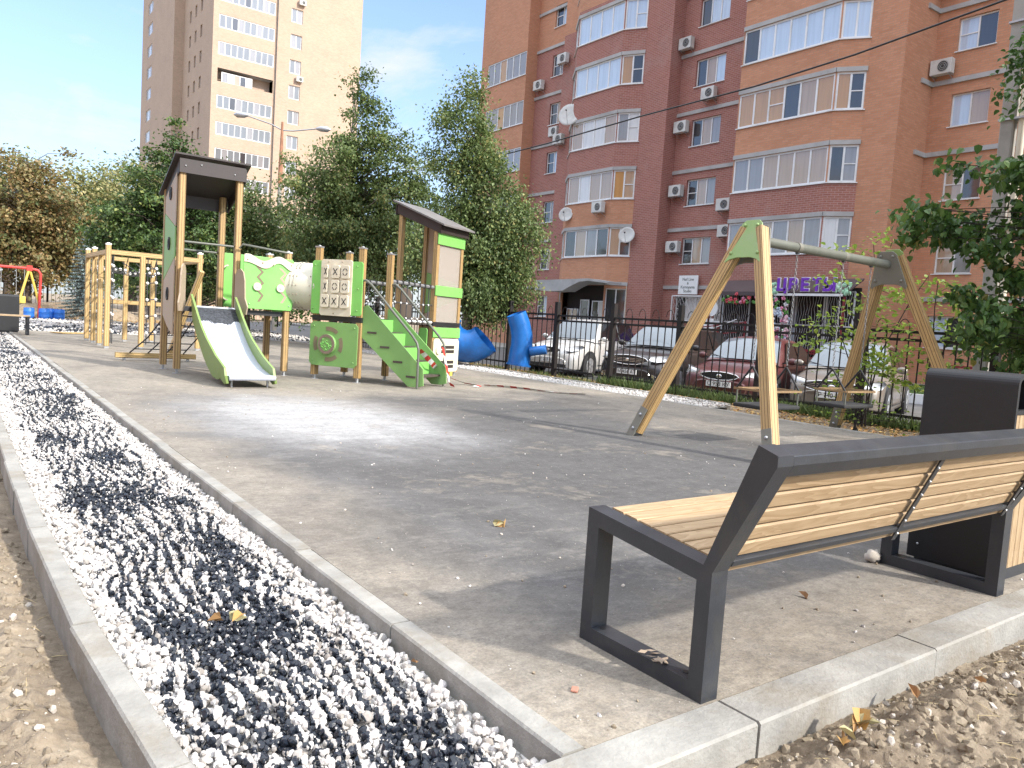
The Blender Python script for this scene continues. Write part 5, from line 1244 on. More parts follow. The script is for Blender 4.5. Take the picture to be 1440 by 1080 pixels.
    for (p0,p1,n,gls,low) in (((28.0,28.6),(27.4,29.65),2,[[1,0],[0,4],[5,2],[1,4],[3,3],[3,3]],0),((27.4,29.65),(27.4,33.2),4,[[1,2,0,1],[0,0,5,0],[0,5,5,0],[3,3,3,3],[3,3,3,3],[3]*4],1),((27.4,33.2),(28.3,34.5),2,[[1,2],[0,2],[0,1],[2,1],[3,3],[3,3]],0)):
        LL=(Vector(p1)-Vector(p0)).length; ops=[(.03,LL-.03,z,z+H1) for z in S1]
        if low: ops.append((.05,LL-.05,.15,3.35))
        else: ops.append((.05,LL-.05,1.3,3.2))
        p,d,nn=seg(p0,p1,ops,bb1)
        for i,z in enumerate(S1): window(T,p,d,nn,.03,LL-.03,z,z+H1,.06,n,gls[i],True,fw=.075,transom=(0,) if n==2 else None)
        for z in S1: ledges.append((p0,p1,z+H1+.08))
        ledges.append((p0,p1,3.45))
        if low:
            q=MB(); q.face([p+d*.05-nn*.5+Vector((0,0,.15))-Vector(T.location),p+d*(LL-.05)-nn*.5+Vector((0,0,.15))-Vector(T.location),p+d*(LL-.05)-nn*.5+Vector((0,0,3.35))-Vector(T.location),p+d*.05-nn*.5+Vector((0,0,3.35))-Vector(T.location)],M['door']); q.face([p+d*.05+Vector((0,0,3.34))-Vector(T.location),p+d*(LL-.05)+Vector((0,0,3.34))-Vector(T.location),p+d*(LL-.05)-nn*.5+Vector((0,0,3.34))-Vector(T.location),p+d*.05-nn*.5+Vector((0,0,3.34))-Vector(T.location)],M['door'])
            q.build('entrance_recess',T)
            window(T,p,d,nn,.15,1.2,1.35,2.55,.30,2,[5,1],True); window(T,p,d,nn,1.45,2.15,.3,2.6,.30,1,[1],False,name='entrance_door'); window(T,p,d,nn,2.35,3.3,1.4,2.1,.35,2,[0,0],True)
        else: window(T,p,d,nn,.05,LL-.05,1.3,3.2,.1,2,[1,1],False,name='shop_window')
    seg((28.3,34.5),(28.3,35.5),[],allred); seg((28.3,35.5),(28.8,35.5),[],allred)
    ZL=[1.6,4.4,7.2,10.1,12.95,15.75,18.6]
    ops=[(.35,1.62,z,z+1.25) for z in ZL]; p,d,nn=seg((28.8,35.5),(28.8,38.65),ops,allred)
    for i,o in enumerate(ops): window(T,p,d,nn,*o,.13,2,[[3,1],[0,1],[2,1]][i%3],True,transom=(1,))
    for z in (3.3,6.1,8.95,11.8,14.75,17.5,19.68): ledges.append(((28.78,35.5),(28.78,38.65),z))
    # corner box with glazed balconies
    seg((28.8,38.65),(28.0,38.65),[],[(3,br),(99,bo)])
    ops=[(.05,4.2,z,z+1.4) for z in (4.8,7.6,10.4,13.2,16.1)]; p,d,nn=seg((28.0,38.65),(28.0,43.6),ops,[(99,bo)])
    for o in ops: window(T,p,d,nn,*o,.06,6,[2,2,2,4,2,2],True,fw=.06)
    seg((28.0,43.6),(29.0,44.6),[],[(99,bo)]); seg((29.0,44.6),(44,44.6),[],[(99,bo)]); seg((44,44.6),(44,-12),[],[(99,bo)]); seg((44,-12),(29.75,-12),[],[(99,bo)])
    b.face([(29.75,-12,HT),(44,-12,HT),(44,44.6,HT),(29,44.6,HT),(28,43.6,HT),(28,35.5,HT),(27,33,HT),(27,17.3,HT),(29.75,15.05,HT)],M['greyband'])
    OL=Vector(T.location); b.v=[tuple(Vector(v)-OL) for v in b.v]; b.build('wall',T)
    # floor slabs showing as pale bands
    for (p0,p1,z) in ledges:
        pass
    for (p0,p1,z) in ledges:
        q=MB(); a=Vector((*p0,z));c=Vector((*p1,z)); q.beam(a-OL,c-OL,.10,.17,M['greyband']); q.build('floor_slab',T)
    for x,y,z in ((28.8,26.3,11.05),(28.8,24.75,12.35),(28.8,26.3,8.0),(28.8,26.4,15.0),(28.8,26.2,5.3) ,(28.8,23.3,7.1),(28.8,23.1,5.9),(29.75,14.6,11.5),(29.75,8.5,3.7),(29.75,14.6,14.6),(27.4,30.3,7.35),(28.8,38.0,15.4),(28.8,36.2,12.4),(28.3,35.1,11.7),(28.3,35.2,16.2)): acunit(T,x,y,z)
    dish(T,27.2,33.3,12.6,.62); dish(T,27.2,33.0,7.2,.40); dish(T,27.6,28.55,5.9,.42)
    q=MB(); q.tube([(28.05-30,28.62-20,.4),(27.95-30,28.62-20,3.9)],.02,M['cream'],6); q.build('drain_pipe',T)
    # entrance canopy
    q=MB(); pts=[(34.3,3.0),(33.0,2.95),(31.9,2.98),(31.3,3.22),(30.6,3.45),(29.9,3.5),(28.4,3.36),(28.4,3.46),(29.9,3.62),(34.3,3.55)]
    q.prism([(y-20,z+.4) for y,z in pts],(27.35-30,0,0),(0,1,0),(0,0,1),-.9,M['greyband']); q.build('canopy',T)
    return T
redblock()
def sitsign():
    T=thing('wall_sign','white square salon sign with grey lettering above the barred window','sign',(28.65,25.15,3.47)); b=MB(); b.box(-.03,.03,-.60,.58,-.46,.44,M['white']); b.build('board',T)
    for s,z,sz in (('Nail Line',.25,.20),('&',.06,.17),('Kameyama',-.12,.20),('Studio',-.31,.20)):
        text_mesh(s,sz,.004,M['greypaint'],T,'lettering',Matrix(((0,0,-1,-.034),(-1,0,0,0),(0,1,0,z),(0,0,0,1))))
sitsign()
def flowershop():
    # awning
    OT=Vector((26.9,18.6,3.3)); T=thing('shop_awning','dark brown sloping awning over the flower shop entrance','awning',tuple(OT)); V=lambda x,y,z:Vector((x,y,z))-OT
    b=MB(); c=[(26.98,15.35,3.55),(26.98,22.3,3.5),(25.9,21.6,2.95),(25.9,15.35,2.95)]; t=[V(*p) for p in c]; bo=[p-Vector((0,0,.06)) for p in t]
    b.add(t+bo,[(0,1,2,3),(7,6,5,4),(1,0,4,5),(2,1,5,6),(3,2,6,7),(0,3,7,4)],M['awning']); b.box(-1.02,-.98,-3.25,3.0,-.50,-.34,M['awning']); b.build('roof_sheet',T)
    for y in (15.45,18.6,21.5): b=MB(); b.beam(V(25.95,y,-.2),V(25.95,y,2.9),.07,.07,M['darkred']); b.build('post',T)
    # letters
    OS=Vector((25.82,16.95,3.17)); T=thing('shop_sign','purple Cyrillic letters edged in white on a pale strip above the flower shop awning','sign',tuple(OS))
    word='ЦВЕТЫ'
    for i,ch in enumerate(word):
        y=1.02-.50*i; ori=lambda dz,dx:Matrix(((0,0,-1,dx),(-1,0,0,y),(0,1,0,dz),(0,0,0,1)))
        text_mesh(ch,.62,.02,M['white'],T,'letter_edge',ori(.02,-.02),bevel=.045); text_mesh(ch,.62,.02,M['purple'],T,'letter',ori(.02,-.06),bevel=.022)
    b=MB(); b.box(-.02,.02,-1.5,1.35,-.36,-.27,M['white']); b.build('base_strip',T)
    for y,s in ((1.5,1.0),(-1.5,1.0)):
        b=MB(); r=random.Random(int(y*10))
        for k in range(26): b.ball((-.02+r.uniform(-.04,.02),y+r.uniform(-.27,.27)*s,r.uniform(-.28,.12)),r.uniform(.05,.09),M['mint'],.4,1,1,8,5)
        b.build('flower_board',T)
    # shop front under the bay
    OF=Vector((26.95,18.6,0)); T=thing('storefront','flower shop front with white grilles over dark glass under the awning','shop front',tuple(OF))
    b=MB(); b.box(-.01,.03,-3.2,3.1,.45,3.2,M['door']); b.build('dark_glass',T)
    for y0,y1 in ((-3.0,-1.9),(-1.8,-.6),(-.5,.5),(1.6,2.95)):
        b=MB(); 
        for y in (y0,y1): b.beam((-.05,y,.5),(-.05,y,3.05),.05,.05,M['whitepvc'],up=(1,0,0))
        for z in (.5,1.75,3.05): b.beam((-.05,y0,z),(-.05,y1,z),.05,.05,M['whitepvc'])
        b.build('frame',T); b=MB(); n=int((y1-y0)/.11)
        for i in range(1,n): b.tube([(-.09,y0+(y1-y0)*i/n+.035*math.sin(k*1.9+i),.5+2.5*k/12) for k in range(13)],.009,M['whitepvc'],4)
        b.build('grille',T)
    # curved grilles on the side windows
    for (x,y0,y1,z0,z1,lab) in ((28.6,22.06,23.62,1.75,3.36,'white window grille beside the awning, covering the posters'),(28.6,24.2,26.05,1.71,2.93,'white window grille below the square salon sign')):
        OG=Vector((x,(y0+y1)/2,z0)); G=thing('window_grille',lab,'grille',tuple(OG)); b=MB()
        for a,c in (((x,y0,z0),(x,y1,z0)),((x,y0,z1),(x,y1,z1)),((x,y0,z0),(x,y0,z1)),((x,y1,z0),(x,y1,z1))): b.beam(Vector(a)-OG,Vector(c)-OG,.05,.05,M['whitepvc'],up=(1,0,0) if a[1]==c[1] else (0,0,1))
        b.build('frame',G); b=MB(); n=13
        for i in range(1,n): b.tube([Vector((x-.01,y0+(y1-y0)*i/n+.05*math.sin(k*1.6+i*2),z0+(z1-z0)*k/12))-OG for k in range(13)],.009,M['whitepvc'],4)
        b.build('bars',G)
    # round sign and poster
    OP=Vector((26.0,21.45,1.9)); T=thing('hanging_sign','round white sign on a dark disc hanging at the left awning post','sign',tuple(OP)); b=MB(); b.cyl((0,.12,.35),(-.02,.12,.35),.36,M['black'],24); b.build('back_disc',T); b=MB(); b.cyl((-.03,-.05,.35),(-.05,-.05,.35),.33,M['white'],24); b.build('face_disc',T); b=MB(); b.box(-.04,-.02,-.2,.3,-.5,-.08,M['white']); b.build('poster',T)
    # flower garland column and lintel
    OG=Vector((25.9,18.1,.6)); r=random.Random(9); T=thing('flower_garland','column of pink and white artificial flowers beside the shop door','flowers',tuple(OG))
    def blooms(n,fn,name,mats,s0,s1):
        b=MB()
        for k in range(n):
            p=fn(); s=r.uniform(s0,s1); m=mats[r.randrange(len(mats))]
            for j in range(5):
                a=j*1.257+r.random(); b.ball(p+Vector((r.uniform(-.02,.02),.5*s*math.cos(a),.5*s*math.sin(a))),s*.45,m,.6,1,1,6,4)
        o=b.build(name,T); o['kind']='stuff'
    col=lambda:Vector((r.uniform(-.12,.12),r.uniform(-.42,.42),r.uniform(-.15,2.15)))
    blooms(60,col,'pink_flowers',[M['pinkf'],M['pinkf2']],.08,.15); blooms(60,col,'white_flowers',[M['white'],M['bluef']],.07,.14); blooms(40,col,'green_leaves',[M['leafp']],.06,.12)
    lin=lambda:Vector((r.uniform(-.1,.1),r.uniform(.3,3.2),r.uniform(1.9,2.3)))
    blooms(34,lin,'lintel_flowers',[M['pinkf'],M['redf'],M['leafp']],.07,.13)
    # steps, landing, ramp rail
    OS=Vector((25.2,17.0,-.2)); T=thing('entrance_steps','dark red open metal steps rising to the flower shop','steps',tuple(OS))
    for i in range(6):
        b=MB(); b.box(-.9+.3*i,-.62+.3*i,-1.35,1.35,.15*i+.10,.15*i+.14,M['darkred']); b.build('tread',T)
    b=MB(); b.box(.85,1.72,-2.0,5.5,.92,1.02,M['darkred']); b.build('landing',T)
    for y in (-1.4,1.4):
        b=MB(); b.beam((-.9,y,.05),(.9,y,.98),.04,.14,M['darkred']); b.build('stringer',T)
    OR=Vector((25.0,22.5,-.2)); T=thing('ramp_railing','dark red ramp railing with a pale handrail left of the shop','railing',tuple(OR))
    for k in range(6): b=MB(); b.beam((0,-3.6+1.3*k,.0),(0,-3.6+1.3*k,1.95-.17*k),.05,.05,M['darkred'],up=(1,0,0)); b.build('post',T)
    b=MB()
    for dz in (0,-.35,-.7): b.beam((0,-3.6,1.9+dz),(0,3.0,1.05+dz),.04,.04,M['darkred'])
    b.build('rails',T); b=MB(); b.beam((-.05,-3.2,2.0),(-.05,.8,.55),.03,.03,M['whitepvc']); b.build('handrail',T)
    b=MB(); b.box(-.02,.05,-3.6,3.0,.05,.55,M['darkred']); b.build('ramp_side',T)
    T=thing('low_wall_bench','long dark red slatted seat along the lawn by the orange wall','bench',(26.6,9,-.13)); b=MB(); [b.box(-.2,.2,-3.5,3.5,.42+.14*k,.50+.14*k,M['darkred'],Matrix.Translation((.12*k,0,0))) for k in range(3)]; b.build('slats',T); b=MB(); [b.box(-.15,.15,y-.05,y+.05,0,.42,M['darkred']) for y in (-3,-1,1,3)]; b.build('legs',T)
M['pinkf']=plain('pink_petals',(.66,.22,.33),.6); M['pinkf2']=plain('pale_pink_petals',(.72,.45,.50),.6); M['redf']=plain('red_petals',(.5,.06,.08),.6); M['bluef']=plain('bluish_petals',(.45,.52,.60),.6); M['leafp']=plain('artificial_leaf',(.10,.25,.05),.6)
flowershop()
# ================================================================ BEIGE TOWER AND BLOCK BEHIND THE CAMERA
def beigetower():
    T=thing('apartment_tower','tall beige brick apartment tower with glazed loggias behind the trees','building',(31,106,-.4)); OL=Vector(T.location); b=MB(); m=[(99,M['bbeige'])]; H=52
    zc=[31.1+2.8*k for k in range(-10,6)]
    # front face, seen by the camera, runs from low X to high X; outside is -Y so pass high X first
    XR,XL,Y=39.3,22.4,88.0; L=XR-XL
    ops=[]; rows=[]
    for z in zc:
        w0,w1=XR-32.1,XR-30.8; ops.append((w0,w1,z-.75,z+.75)); l0,l1=XR-29.0,XR-23.0; ops.append((l0,l1,z-.65,z+.75))
    p,d,nn=cutwall(b,(XR,Y),(XL,Y),-.4,H,ops,m,.2)
    for i,o in enumerate(ops):
        if i%2==0: window(T,p,d,nn,*o,.15,2,[[6,2],[2,6]][i%4//2],False,fw=.09)
        else:
            if (i//2)%5==3: 
                q=MB(); A=p-OL; Q=lambda u,z,k=0:A+d*u+Vector((0,0,z))-nn*k
                q.face([Q(o[1],o[2],1.2),Q(o[0],o[2],1.2),Q(o[0],o[3],1.2),Q(o[1],o[3],1.2)],M['bbeige']); q.face([Q(o[0],o[3],0),Q(o[1],o[3],0),Q(o[1],o[3],1.2),Q(o[0],o[3],1.2)],M['greyband']); q.face([Q(o[0],o[2],0),Q(o[1],o[2],0),Q(o[1],o[2],1.2),Q(o[0],o[2],1.2)][::-1],M['greyband'])
                q.build('open_loggia',T); window(T,p,d,nn,o[0]+2.2,o[0]+5.5,o[2],o[3]-.3,.3,5,[5,1,0,5,2],False,fw=.08)
            else: window(T,p,d,nn,*o,.08,9,[[6,6,2,6,6,2,1,6],[6,6,6,2,6],[6,2,6,6,1,6]][i%3],False,fw=.09)
    # side faces
    ops=[];
    for z in zc:
        for y in (92.5,95.0,97.5): ops.append((y-88,y-88+.8,z-.6,z+.7))
    p,d,nn=cutwall(b,(XL,88.0),(XL,101.0),-.4,H,ops,m,.2)
    for o in ops: 
        q=MB(); A=p-OL-nn*.15; q.face([A+d*o[1]+Vector((0,0,o[2])),A+d*o[0]+Vector((0,0,o[2])),A+d*o[0]+Vector((0,0,o[3])),A+d*o[1]+Vector((0,0,o[3]))],GL[2]); q.build('window',T)
    cutwall(b,(XL,101.0),(21.3,101.0),-.4,H,[],m)
    ops=[(12.5,15.5,z-.7,z+.75) for z in zc]; p,d,nn=cutwall(b,(21.3,101.0),(21.3,120.0),-.4,H,ops,m,.2)
    for o in ops: window(T,p,d,nn,*o,.1,3,[2,5,2],False,fw=.1)
    for a,c in (((21.3,120),(39.3,120)),((39.3,120),(39.3,88))): cutwall(b,a,c,-.4,H,[],m)
    b.face([(XL,88,H),(XR,88,H),(XR,120,H),(21.3,120,H),(21.3,101,H),(XL,101,H)],M['greyband'])
    b.v=[tuple(Vector(v)-OL) for v in b.v]; b.build('wall',T)
    q=MB(); q.tube([Vector((29.2,87.85,-.3))-OL,Vector((29.2,87.85,H))-OL],.05,M['graphite'],6); q.build('drain_pipe',T)
    for x,z in ((31.9,27.2),(31.9,35.6)): acunit(T,x,87.98,z-.2,(0,-1))
beigetower()
def opposite():
    T=thing('apartment_block','plain orange brick block across the yard behind the viewpoint','building',(-32,10,-.4)); OL=Vector(T.location); b=MB(); m=[(99,M['borange'])]; ops=[]
    for z in [2+2.8*k for k in range(8)]:
        for y in range(0,60,4): ops.append((y+1.2,y+2.9,z,z+1.4))
    p,d,nn=cutwall(b,(-30,-20),(-30,40),-.4,25,[],m); 
    for a,c in (((-30,40),(-42,40)),((-42,40),(-42,-20)),((-42,-20),(-30,-20))): cutwall(b,c,a,-.4,25,[],m)
    b.face([(-42,-20,25),(-30,-20,25),(-30,40,25),(-42,40,25)],M['greyband']); b.v=[tuple(Vector(v)-OL) for v in b.v]
    b.build('wall',T)
    q=MB()
    for o in ops: q.box(-30.02,-29.96,-20+o[0],-20+o[1],o[2],o[3],GL[3],Matrix.Translation(-OL))
    w=q.build('windows',T); w['kind']='stuff'
opposite()
# ================================================================ TREES
M['lf_dark']=leafmat('maple_leaves',[(0,(.03,.06,.018)),(.5,(.065,.12,.03)),(.85,(.13,.20,.05)),(1,(.26,.30,.08))],.28)
M['lf_birch']=leafmat('birch_leaves',[(0,(.06,.095,.03)),(.5,(.13,.19,.06)),(.85,(.24,.30,.11)),(1,(.44,.40,.15))],.38)
M['lf_brown']=leafmat('chestnut_leaves',[(0,(.09,.12,.04)),(.3,(.17,.16,.06)),(.6,(.30,.19,.08)),(.8,(.22,.22,.08)),(1,(.38,.28,.12))],.3)
M['lf_yel']=leafmat('yellowing_leaves',[(0,(.11,.15,.05)),(.5,(.24,.26,.10)),(.85,(.40,.36,.15)),(1,(.52,.45,.22))],.35)
M['lf_lin']=leafmat('linden_leaves',[(0,(.03,.07,.016)),(.5,(.065,.135,.03)),(.9,(.13,.21,.05)),(1,(.28,.26,.07))],.35,.42)
M['lf_fresh']=leafmat('fresh_leaves',[(0,(.13,.22,.03)),(.5,(.22,.33,.05)),(1,(.38,.42,.09))],.45)
M['needle']=leafmat('blue_spruce_needles',[(0,(.10,.16,.16)),(.5,(.22,.30,.30)),(1,(.42,.50,.49))],.1)
def limb_tubes(paths,mat,name,parent,n=5):
    b=MB()
    for p,r in paths: b.tube(p,r,mat,n,caps=False)
    return b.build(name,parent)
def tree(name,label,cat,base,top,blobs,ncl,nleaf,ls,lm,bark,tr,seed,spread=.35,droop=0,group=None,leafn=4,clz=.8,widthf=.7,twigs=True,trunkfrac=.9,lean=(0,0)):
    """blobs: list of (x,y,z,rx,ry,rz) in world coordinates"""
    r=np.random.default_rng(seed); T=thing(name,label,cat,tuple(base),0,group); O=np.array(base)
    B=np.array(blobs,float); w=B[:,3]*B[:,4]*B[:,5]; w=w**.8; w/=w.sum(); ch=r.choice(len(B),ncl,p=w)
    dirs=r.normal(size=(ncl,3)); dirs/=np.linalg.norm(dirs,axis=1)[:,None]; rad=r.uniform(.12,1,ncl)**.45
    C=B[ch,:3]+dirs*rad[:,None]*B[ch,3:6]*(1+ .18*r.normal(size=(ncl,1)))-O
    H=top-base[2]; tp=[]; 
    for i in range(9):
        t=i/8*trunkfrac; tp.append((lean[0]*t*t+.05*math.sin(i*1.7+seed)*H*.03,lean[1]*t*t+.05*math.cos(i*2.1)*H*.03,H*t))
    TP=np.array(tp); rr=[max(tr*(1-.9*i/8),tr*.08) for i in range(9)]; rr[0]=tr*1.25
    b=MB(); b.tube([Vector(p) for p in tp],rr,M[bark],10)
    paths=[]
    for c in C:
        hz=np.clip(c[2]-r.uniform(.15,.45)*np.linalg.norm(c[:2]-lean_at(TP,c[2],H,trunkfrac)[:2])-.1*H*0,H*.12,H*trunkfrac*.97)
        s=lean_at(TP,hz,H,trunkfrac); mid=(s+c)/2+np.array([0,0,.12*np.linalg.norm(c-s)*(1-droop)])+r.normal(size=3)*.05; L=np.linalg.norm(c-s); r0=min(tr*.4,(.008+.012*L)*(.28 if leafn==6 else 1))
        paths.append(([Vector(s),Vector(s*.65+mid*.35+r.normal(size=3)*.03),Vector(mid),Vector(c)],[r0,r0*.75,r0*.5,.004]))
    for p,q in paths: b.tube(p,q,M[bark],5,caps=False)
    b.build('trunk',T)
    per=np.maximum(1,r.poisson(nleaf/ncl,ncl)); idx=np.repeat(np.arange(ncl),per); n=len(idx)
    g=r.normal(size=(n,3))*spread*np.array([1,1,clz]); 
    if droop: g[:,2]-=np.abs(r.normal(size=n))*spread*droop*1.6
    g*=(r.uniform(.6,1.3,ncl)[idx])[:,None]
    P=C[idx]+g; N=r.normal(size=(n,3)); N[:,2]=np.abs(N[:,2])*.9+.25
    N+=(P-np.array([0,0,H*.5]))*.12
    V,F,t=leafmesh(P,N,r.uniform(.65,1.25,n)*ls,widthf,seed,.18,leafn,np.array([0,0,-1.0 if droop else -.3]))
    ct=np.repeat(np.repeat(r.normal(0,.13,ncl),per),leafn); t=np.clip(t+ct,0,1)
    npmesh('crown',V,F,[M[lm]],attrs={'tint':t},parent=T); return T
def lean_at(TP,z,H,tf): 
    return np.array([np.interp(z,TP[:,2],TP[:,0]),np.interp(z,TP[:,2],TP[:,1]),min(z,TP[-1,2])])
GZb=-.14
tree('maple_tree','dense dark green tree rising right behind the slide tower','tree',(5.6,26.2,GZb),6.6,[(5.5,26.2,4.7,1.0,1.0,1.6),(4.9,26.8,3.3,1.25,1.2,1.6),(6.4,25.6,3.4,1.3,1.2,1.7),(5.7,26.2,2.3,1.7,1.6,1.2),(4.2,27.2,3.0,.7,.8,1.2)],260,28000,.115,'lf_dark','bark',.16,1,.22,clz=.55,group='trees behind the play area')
tree('linden_tree','lower green tree between the slide tower and the lamp post','tree',(7.9,25.6,GZb),5.4,[(7.6,25.3,4.2,.8,.8,1.1),(8.1,25.2,2.9,1.0,1.0,1.4),(7.4,25.6,2.2,1.1,1.1,1.1)],70,11000,.11,'lf_birch','bark',.11,2,.33,group='trees behind the play area')
tree('birch_tree','tall loose birch with a ragged leaning top left of the dense one','tree',(10.2,23.2,GZb),9.0,[(9.95,22.1,6.7,.75,.65,1.2),(9.95,22.2,8.0,.38,.38,.9),(9.9,22.0,5.6,1.2,1.0,1.4),(8.9,22.6,4.7,1.1,1.0,1.2),(11.0,21.2,4.9,1.2,1.0,1.5),(9.6,22.2,3.4,1.7,1.2,1.3),(10.8,21.4,3.0,1.3,1.1,1.4),(9.2,22.6,2.5,1.3,1.1,1.0),(11.8,21.0,3.6,.7,.7,1.2)],420,46000,.10,'lf_birch','birch',.14,3,.20,.35,clz=.6,group='trees behind the play area')
tree('birch_tree','bushy drooping birch standing just left of the red block, over the blue tubes','tree',(11.3,17.6,GZb),7.9,[(10.85,17.6,6.9,.55,.45,1.0),(10.9,17.4,5.6,1.0,.8,1.2),(11.3,17.1,4.4,1.15,1.0,1.2),(11.1,17.1,3.1,1.35,1.1,1.3),(11.9,16.5,3.3,.95,.8,1.1),(10.4,17.6,3.0,1.0,.9,1.3),(11.2,16.9,1.95,1.25,.95,.75),(11.9,16.5,2.2,.7,.6,.8)],420,60000,.085,'lf_birch','birch',.13,4,.19,.7,group='trees behind the play area')
tree('chestnut_tree','browning chestnut tree on the far left above the old swing','tree',(3.2,47.5,GZb),8.6,[(3.0,47.8,5.6,2.6,2.2,2.6),(1.6,48.6,4.4,2.0,2.0,2.8),(4.6,46.8,4.4,1.7,1.8,2.6),(3.2,47.5,3.0,3.0,2.2,1.7)],260,24000,.20,'lf_brown','bark',.3,5,.36,clz=.55,group='trees behind the play area')
tree('maple_tree','olive and brown tree between the chestnut and the pale tree','tree',(6.2,51.5,GZb),8.9,[(6.2,51,6.0,2.2,2.2,2.6),(5.4,51.6,4.0,2.2,2,2.4),(7.2,50.6,4.0,2.0,2,2.6)],120,17000,.21,'lf_yel','bark',.28,6,.55,group='trees behind the play area')
tree('poplar_tree','pale yellowish tree showing behind, left of the beige tower','tree',(13,75,GZb),13.6,[(12.6,75,10.0,3.4,3,3.2),(10.5,76,8.0,2.6,2.5,3.0),(14.5,74,7.5,2.8,2.5,3.4),(12,75,5,4.5,3,3)],130,20000,.30,'lf_yel','bark',.4,7,.8,group='trees behind the play area')
tree('poplar_tree','hazy greenish tree at the left edge of the sky behind the chestnut','tree',(4,78,GZb),13,[(4,78,8,4.2,3.5,4.2),(-1,79,7,4,3.5,4),(8,77,6,3,3,4)],130,18000,.34,'lf_yel','bark',.4,8,.9,group='trees behind the play area')
tree('maple_tree','broad dark tree filling the gap low behind the climbing frame','tree',(7.5,33,GZb),5.8,[(7.3,33,3.4,1.7,1.5,2.1),(8.8,32.4,3.0,1.7,1.5,1.9),(6.2,33.8,2.6,1.3,1.3,1.6),(10.4,31,2.6,1.5,1.4,1.8)],120,18000,.15,'lf_dark','bark',.2,9,.4,group='trees behind the play area')
tree('maple_tree','dark green tree low behind the tunnel and the birch','tree',(13.2,31,GZb),7.0,[(13.0,30.4,4.0,1.8,1.5,2.3),(11.4,31.4,3.0,1.7,1.5,2.2),(15,29.5,3.4,1.8,1.5,2.4)],110,17000,.15,'lf_dark','bark',.2,10,.42,group='trees behind the play area')
# spruce
def spruce(base,h,rb,seed):
    T=thing('spruce_tree','blue spruce with silvery tiers left of the climbing frame','tree',base); r=np.random.default_rng(seed); b=MB(); b.tube([(0,0,0),(0,0,h)],[.12,.02],M['bark'],8); Ps=[];Ns=[]
    for k in range(26):
        z=.25+h*.97*k/26; L=rb*(1-z/h)**.85+.08; n=int(8+10*(1-z/h))
        for j in range(n):
            a=r.uniform(0,6.283); l=L*r.uniform(.75,1.1); e=np.array([math.cos(a)*l,math.sin(a)*l,z-.18*l+.05]); s0=np.array([0,0,z]); b.tube([Vector(s0),Vector((s0+e)/2+np.array([0,0,.03])),Vector(e)],[.018,.01,.004],M['bark'],4,caps=False)
            m=int(60*l)+8; t=r.uniform(.2,1,m)[:,None]; Ps.append(s0+(e-s0)*t+r.normal(size=(m,3))*np.array([.07,.07,.035])*(1.3-t)); Ns.append(r.normal(size=(m,3))*.5+np.array([0,0,1]))
    b.build('trunk',T); P=np.concatenate(Ps);N=np.concatenate(Ns); V,F,t=leafmesh(P,N,r.uniform(.06,.13,len(P)),.28,seed,.1); npmesh('crown',V,F,[M['needle']],attrs={'tint':t},parent=T)
spruce((5.15,41.0,GZb),4.1,1.35,3)
# foreground linden hanging in from the right, its trunk outside the frame
tree('linden_tree','near linden whose dark heart shaped leaves hang in from the right edge','tree',(10.4,2.1,GZb),6.5,
 [(9.25,4.75,2.42,.42,.16,.05),(9.45,4.6,2.7,.55,.28,.12),(9.35,4.5,3.1,.35,.2,.10),(9.7,4.2,2.45,.6,.4,.20),(9.8,4.0,3.2,.7,.45,.16),(9.9,3.9,2.0,.5,.4,.14),(9.5,4.2,1.72,.35,.25,.08),(9.8,3.8,1.45,.6,.45,.22),(10.0,3.5,2.8,.7,.5,.3),(10.1,3.5,1.1,.6,.5,.3),(10.3,3.1,2.1,.8,.6,.5),(10.5,2.8,1.5,.8,.7,.8),(11,2.2,3.5,1.2,1.2,2.0)],
 340,20000,.090,'lf_lin','barkd',.14,12,.15,.35,clz=.45,leafn=6,widthf=.88)
tree('linden_branch_tree','small young linden with leaves close to the concrete pole top right','tree',(12.9,4.3,GZb),6.2,[(12.6,5.0,5.2,.5,.5,.45),(12.9,4.2,5.6,.8,.7,.6),(12.7,4.7,1.4,.7,.6,.7)],60,3200,.09,'lf_lin','barkd',.08,13,.17,.6,leafn=6,widthf=.88)
# saplings behind the swing
def sapling(base,stems,nl,ls,seed,label,lm='lf_fresh',sp=.16,cat='sapling'):
    T=thing('sapling',label,cat,base); r=np.random.default_rng(seed); b=MB(); Ps=[]
    for (dx,dy,h,bx,by) in stems:
        pts=[np.array([bx,by,0])+np.array([dx*t*t,dy*t*t,h*t])+r.normal(size=3)*.02*(t>0) for t in np.linspace(0,1,7)]; b.tube([Vector(p) for p in pts],[.013*(1-.8*i/6)+.003 for i in range(7)],M['barkd'],6)
        for t in np.linspace(.38,1,9):
            c=np.array([bx,by,0])+np.array([dx*t*t,dy*t*t,h*t]); e=c+r.normal(size=3)*np.array([.26,.26,.08]); b.tube([Vector(c),Vector(e)],[.004,.002],M['barkd'],4,caps=False); Ps.append(e+r.normal(size=(int(nl),3))*np.array([sp,sp,sp*.35]))
    b.build('trunk',T); P=np.concatenate(Ps); N=r.normal(size=P.shape)*.5+np.array([0,0,1]); V,F,t=leafmesh(P,N,r.uniform(.6,1.2,len(P))*ls,.75,seed,.15,6); npmesh('crown',V,F,[M[lm]],attrs={'tint':t},parent=T)
sapling((11.05,6.1,GZb),[(.5,-.5,2.3,0,0),(-.35,.4,2.5,.03,.02),(.2,.7,1.55,-.04,.03),(-.5,-.1,1.8,.05,-.03),(.1,.1,2.75,0,.04)],24,.085,41,'airy light green sapling with thin dark stems behind the swing beam')
sapling((11.2,5.3,GZb),[(.25,-.4,1.9,0,0),(-.2,-.1,2.2,.05,0)],22,.085,42,'second pale green sapling nearer the far swing leg')
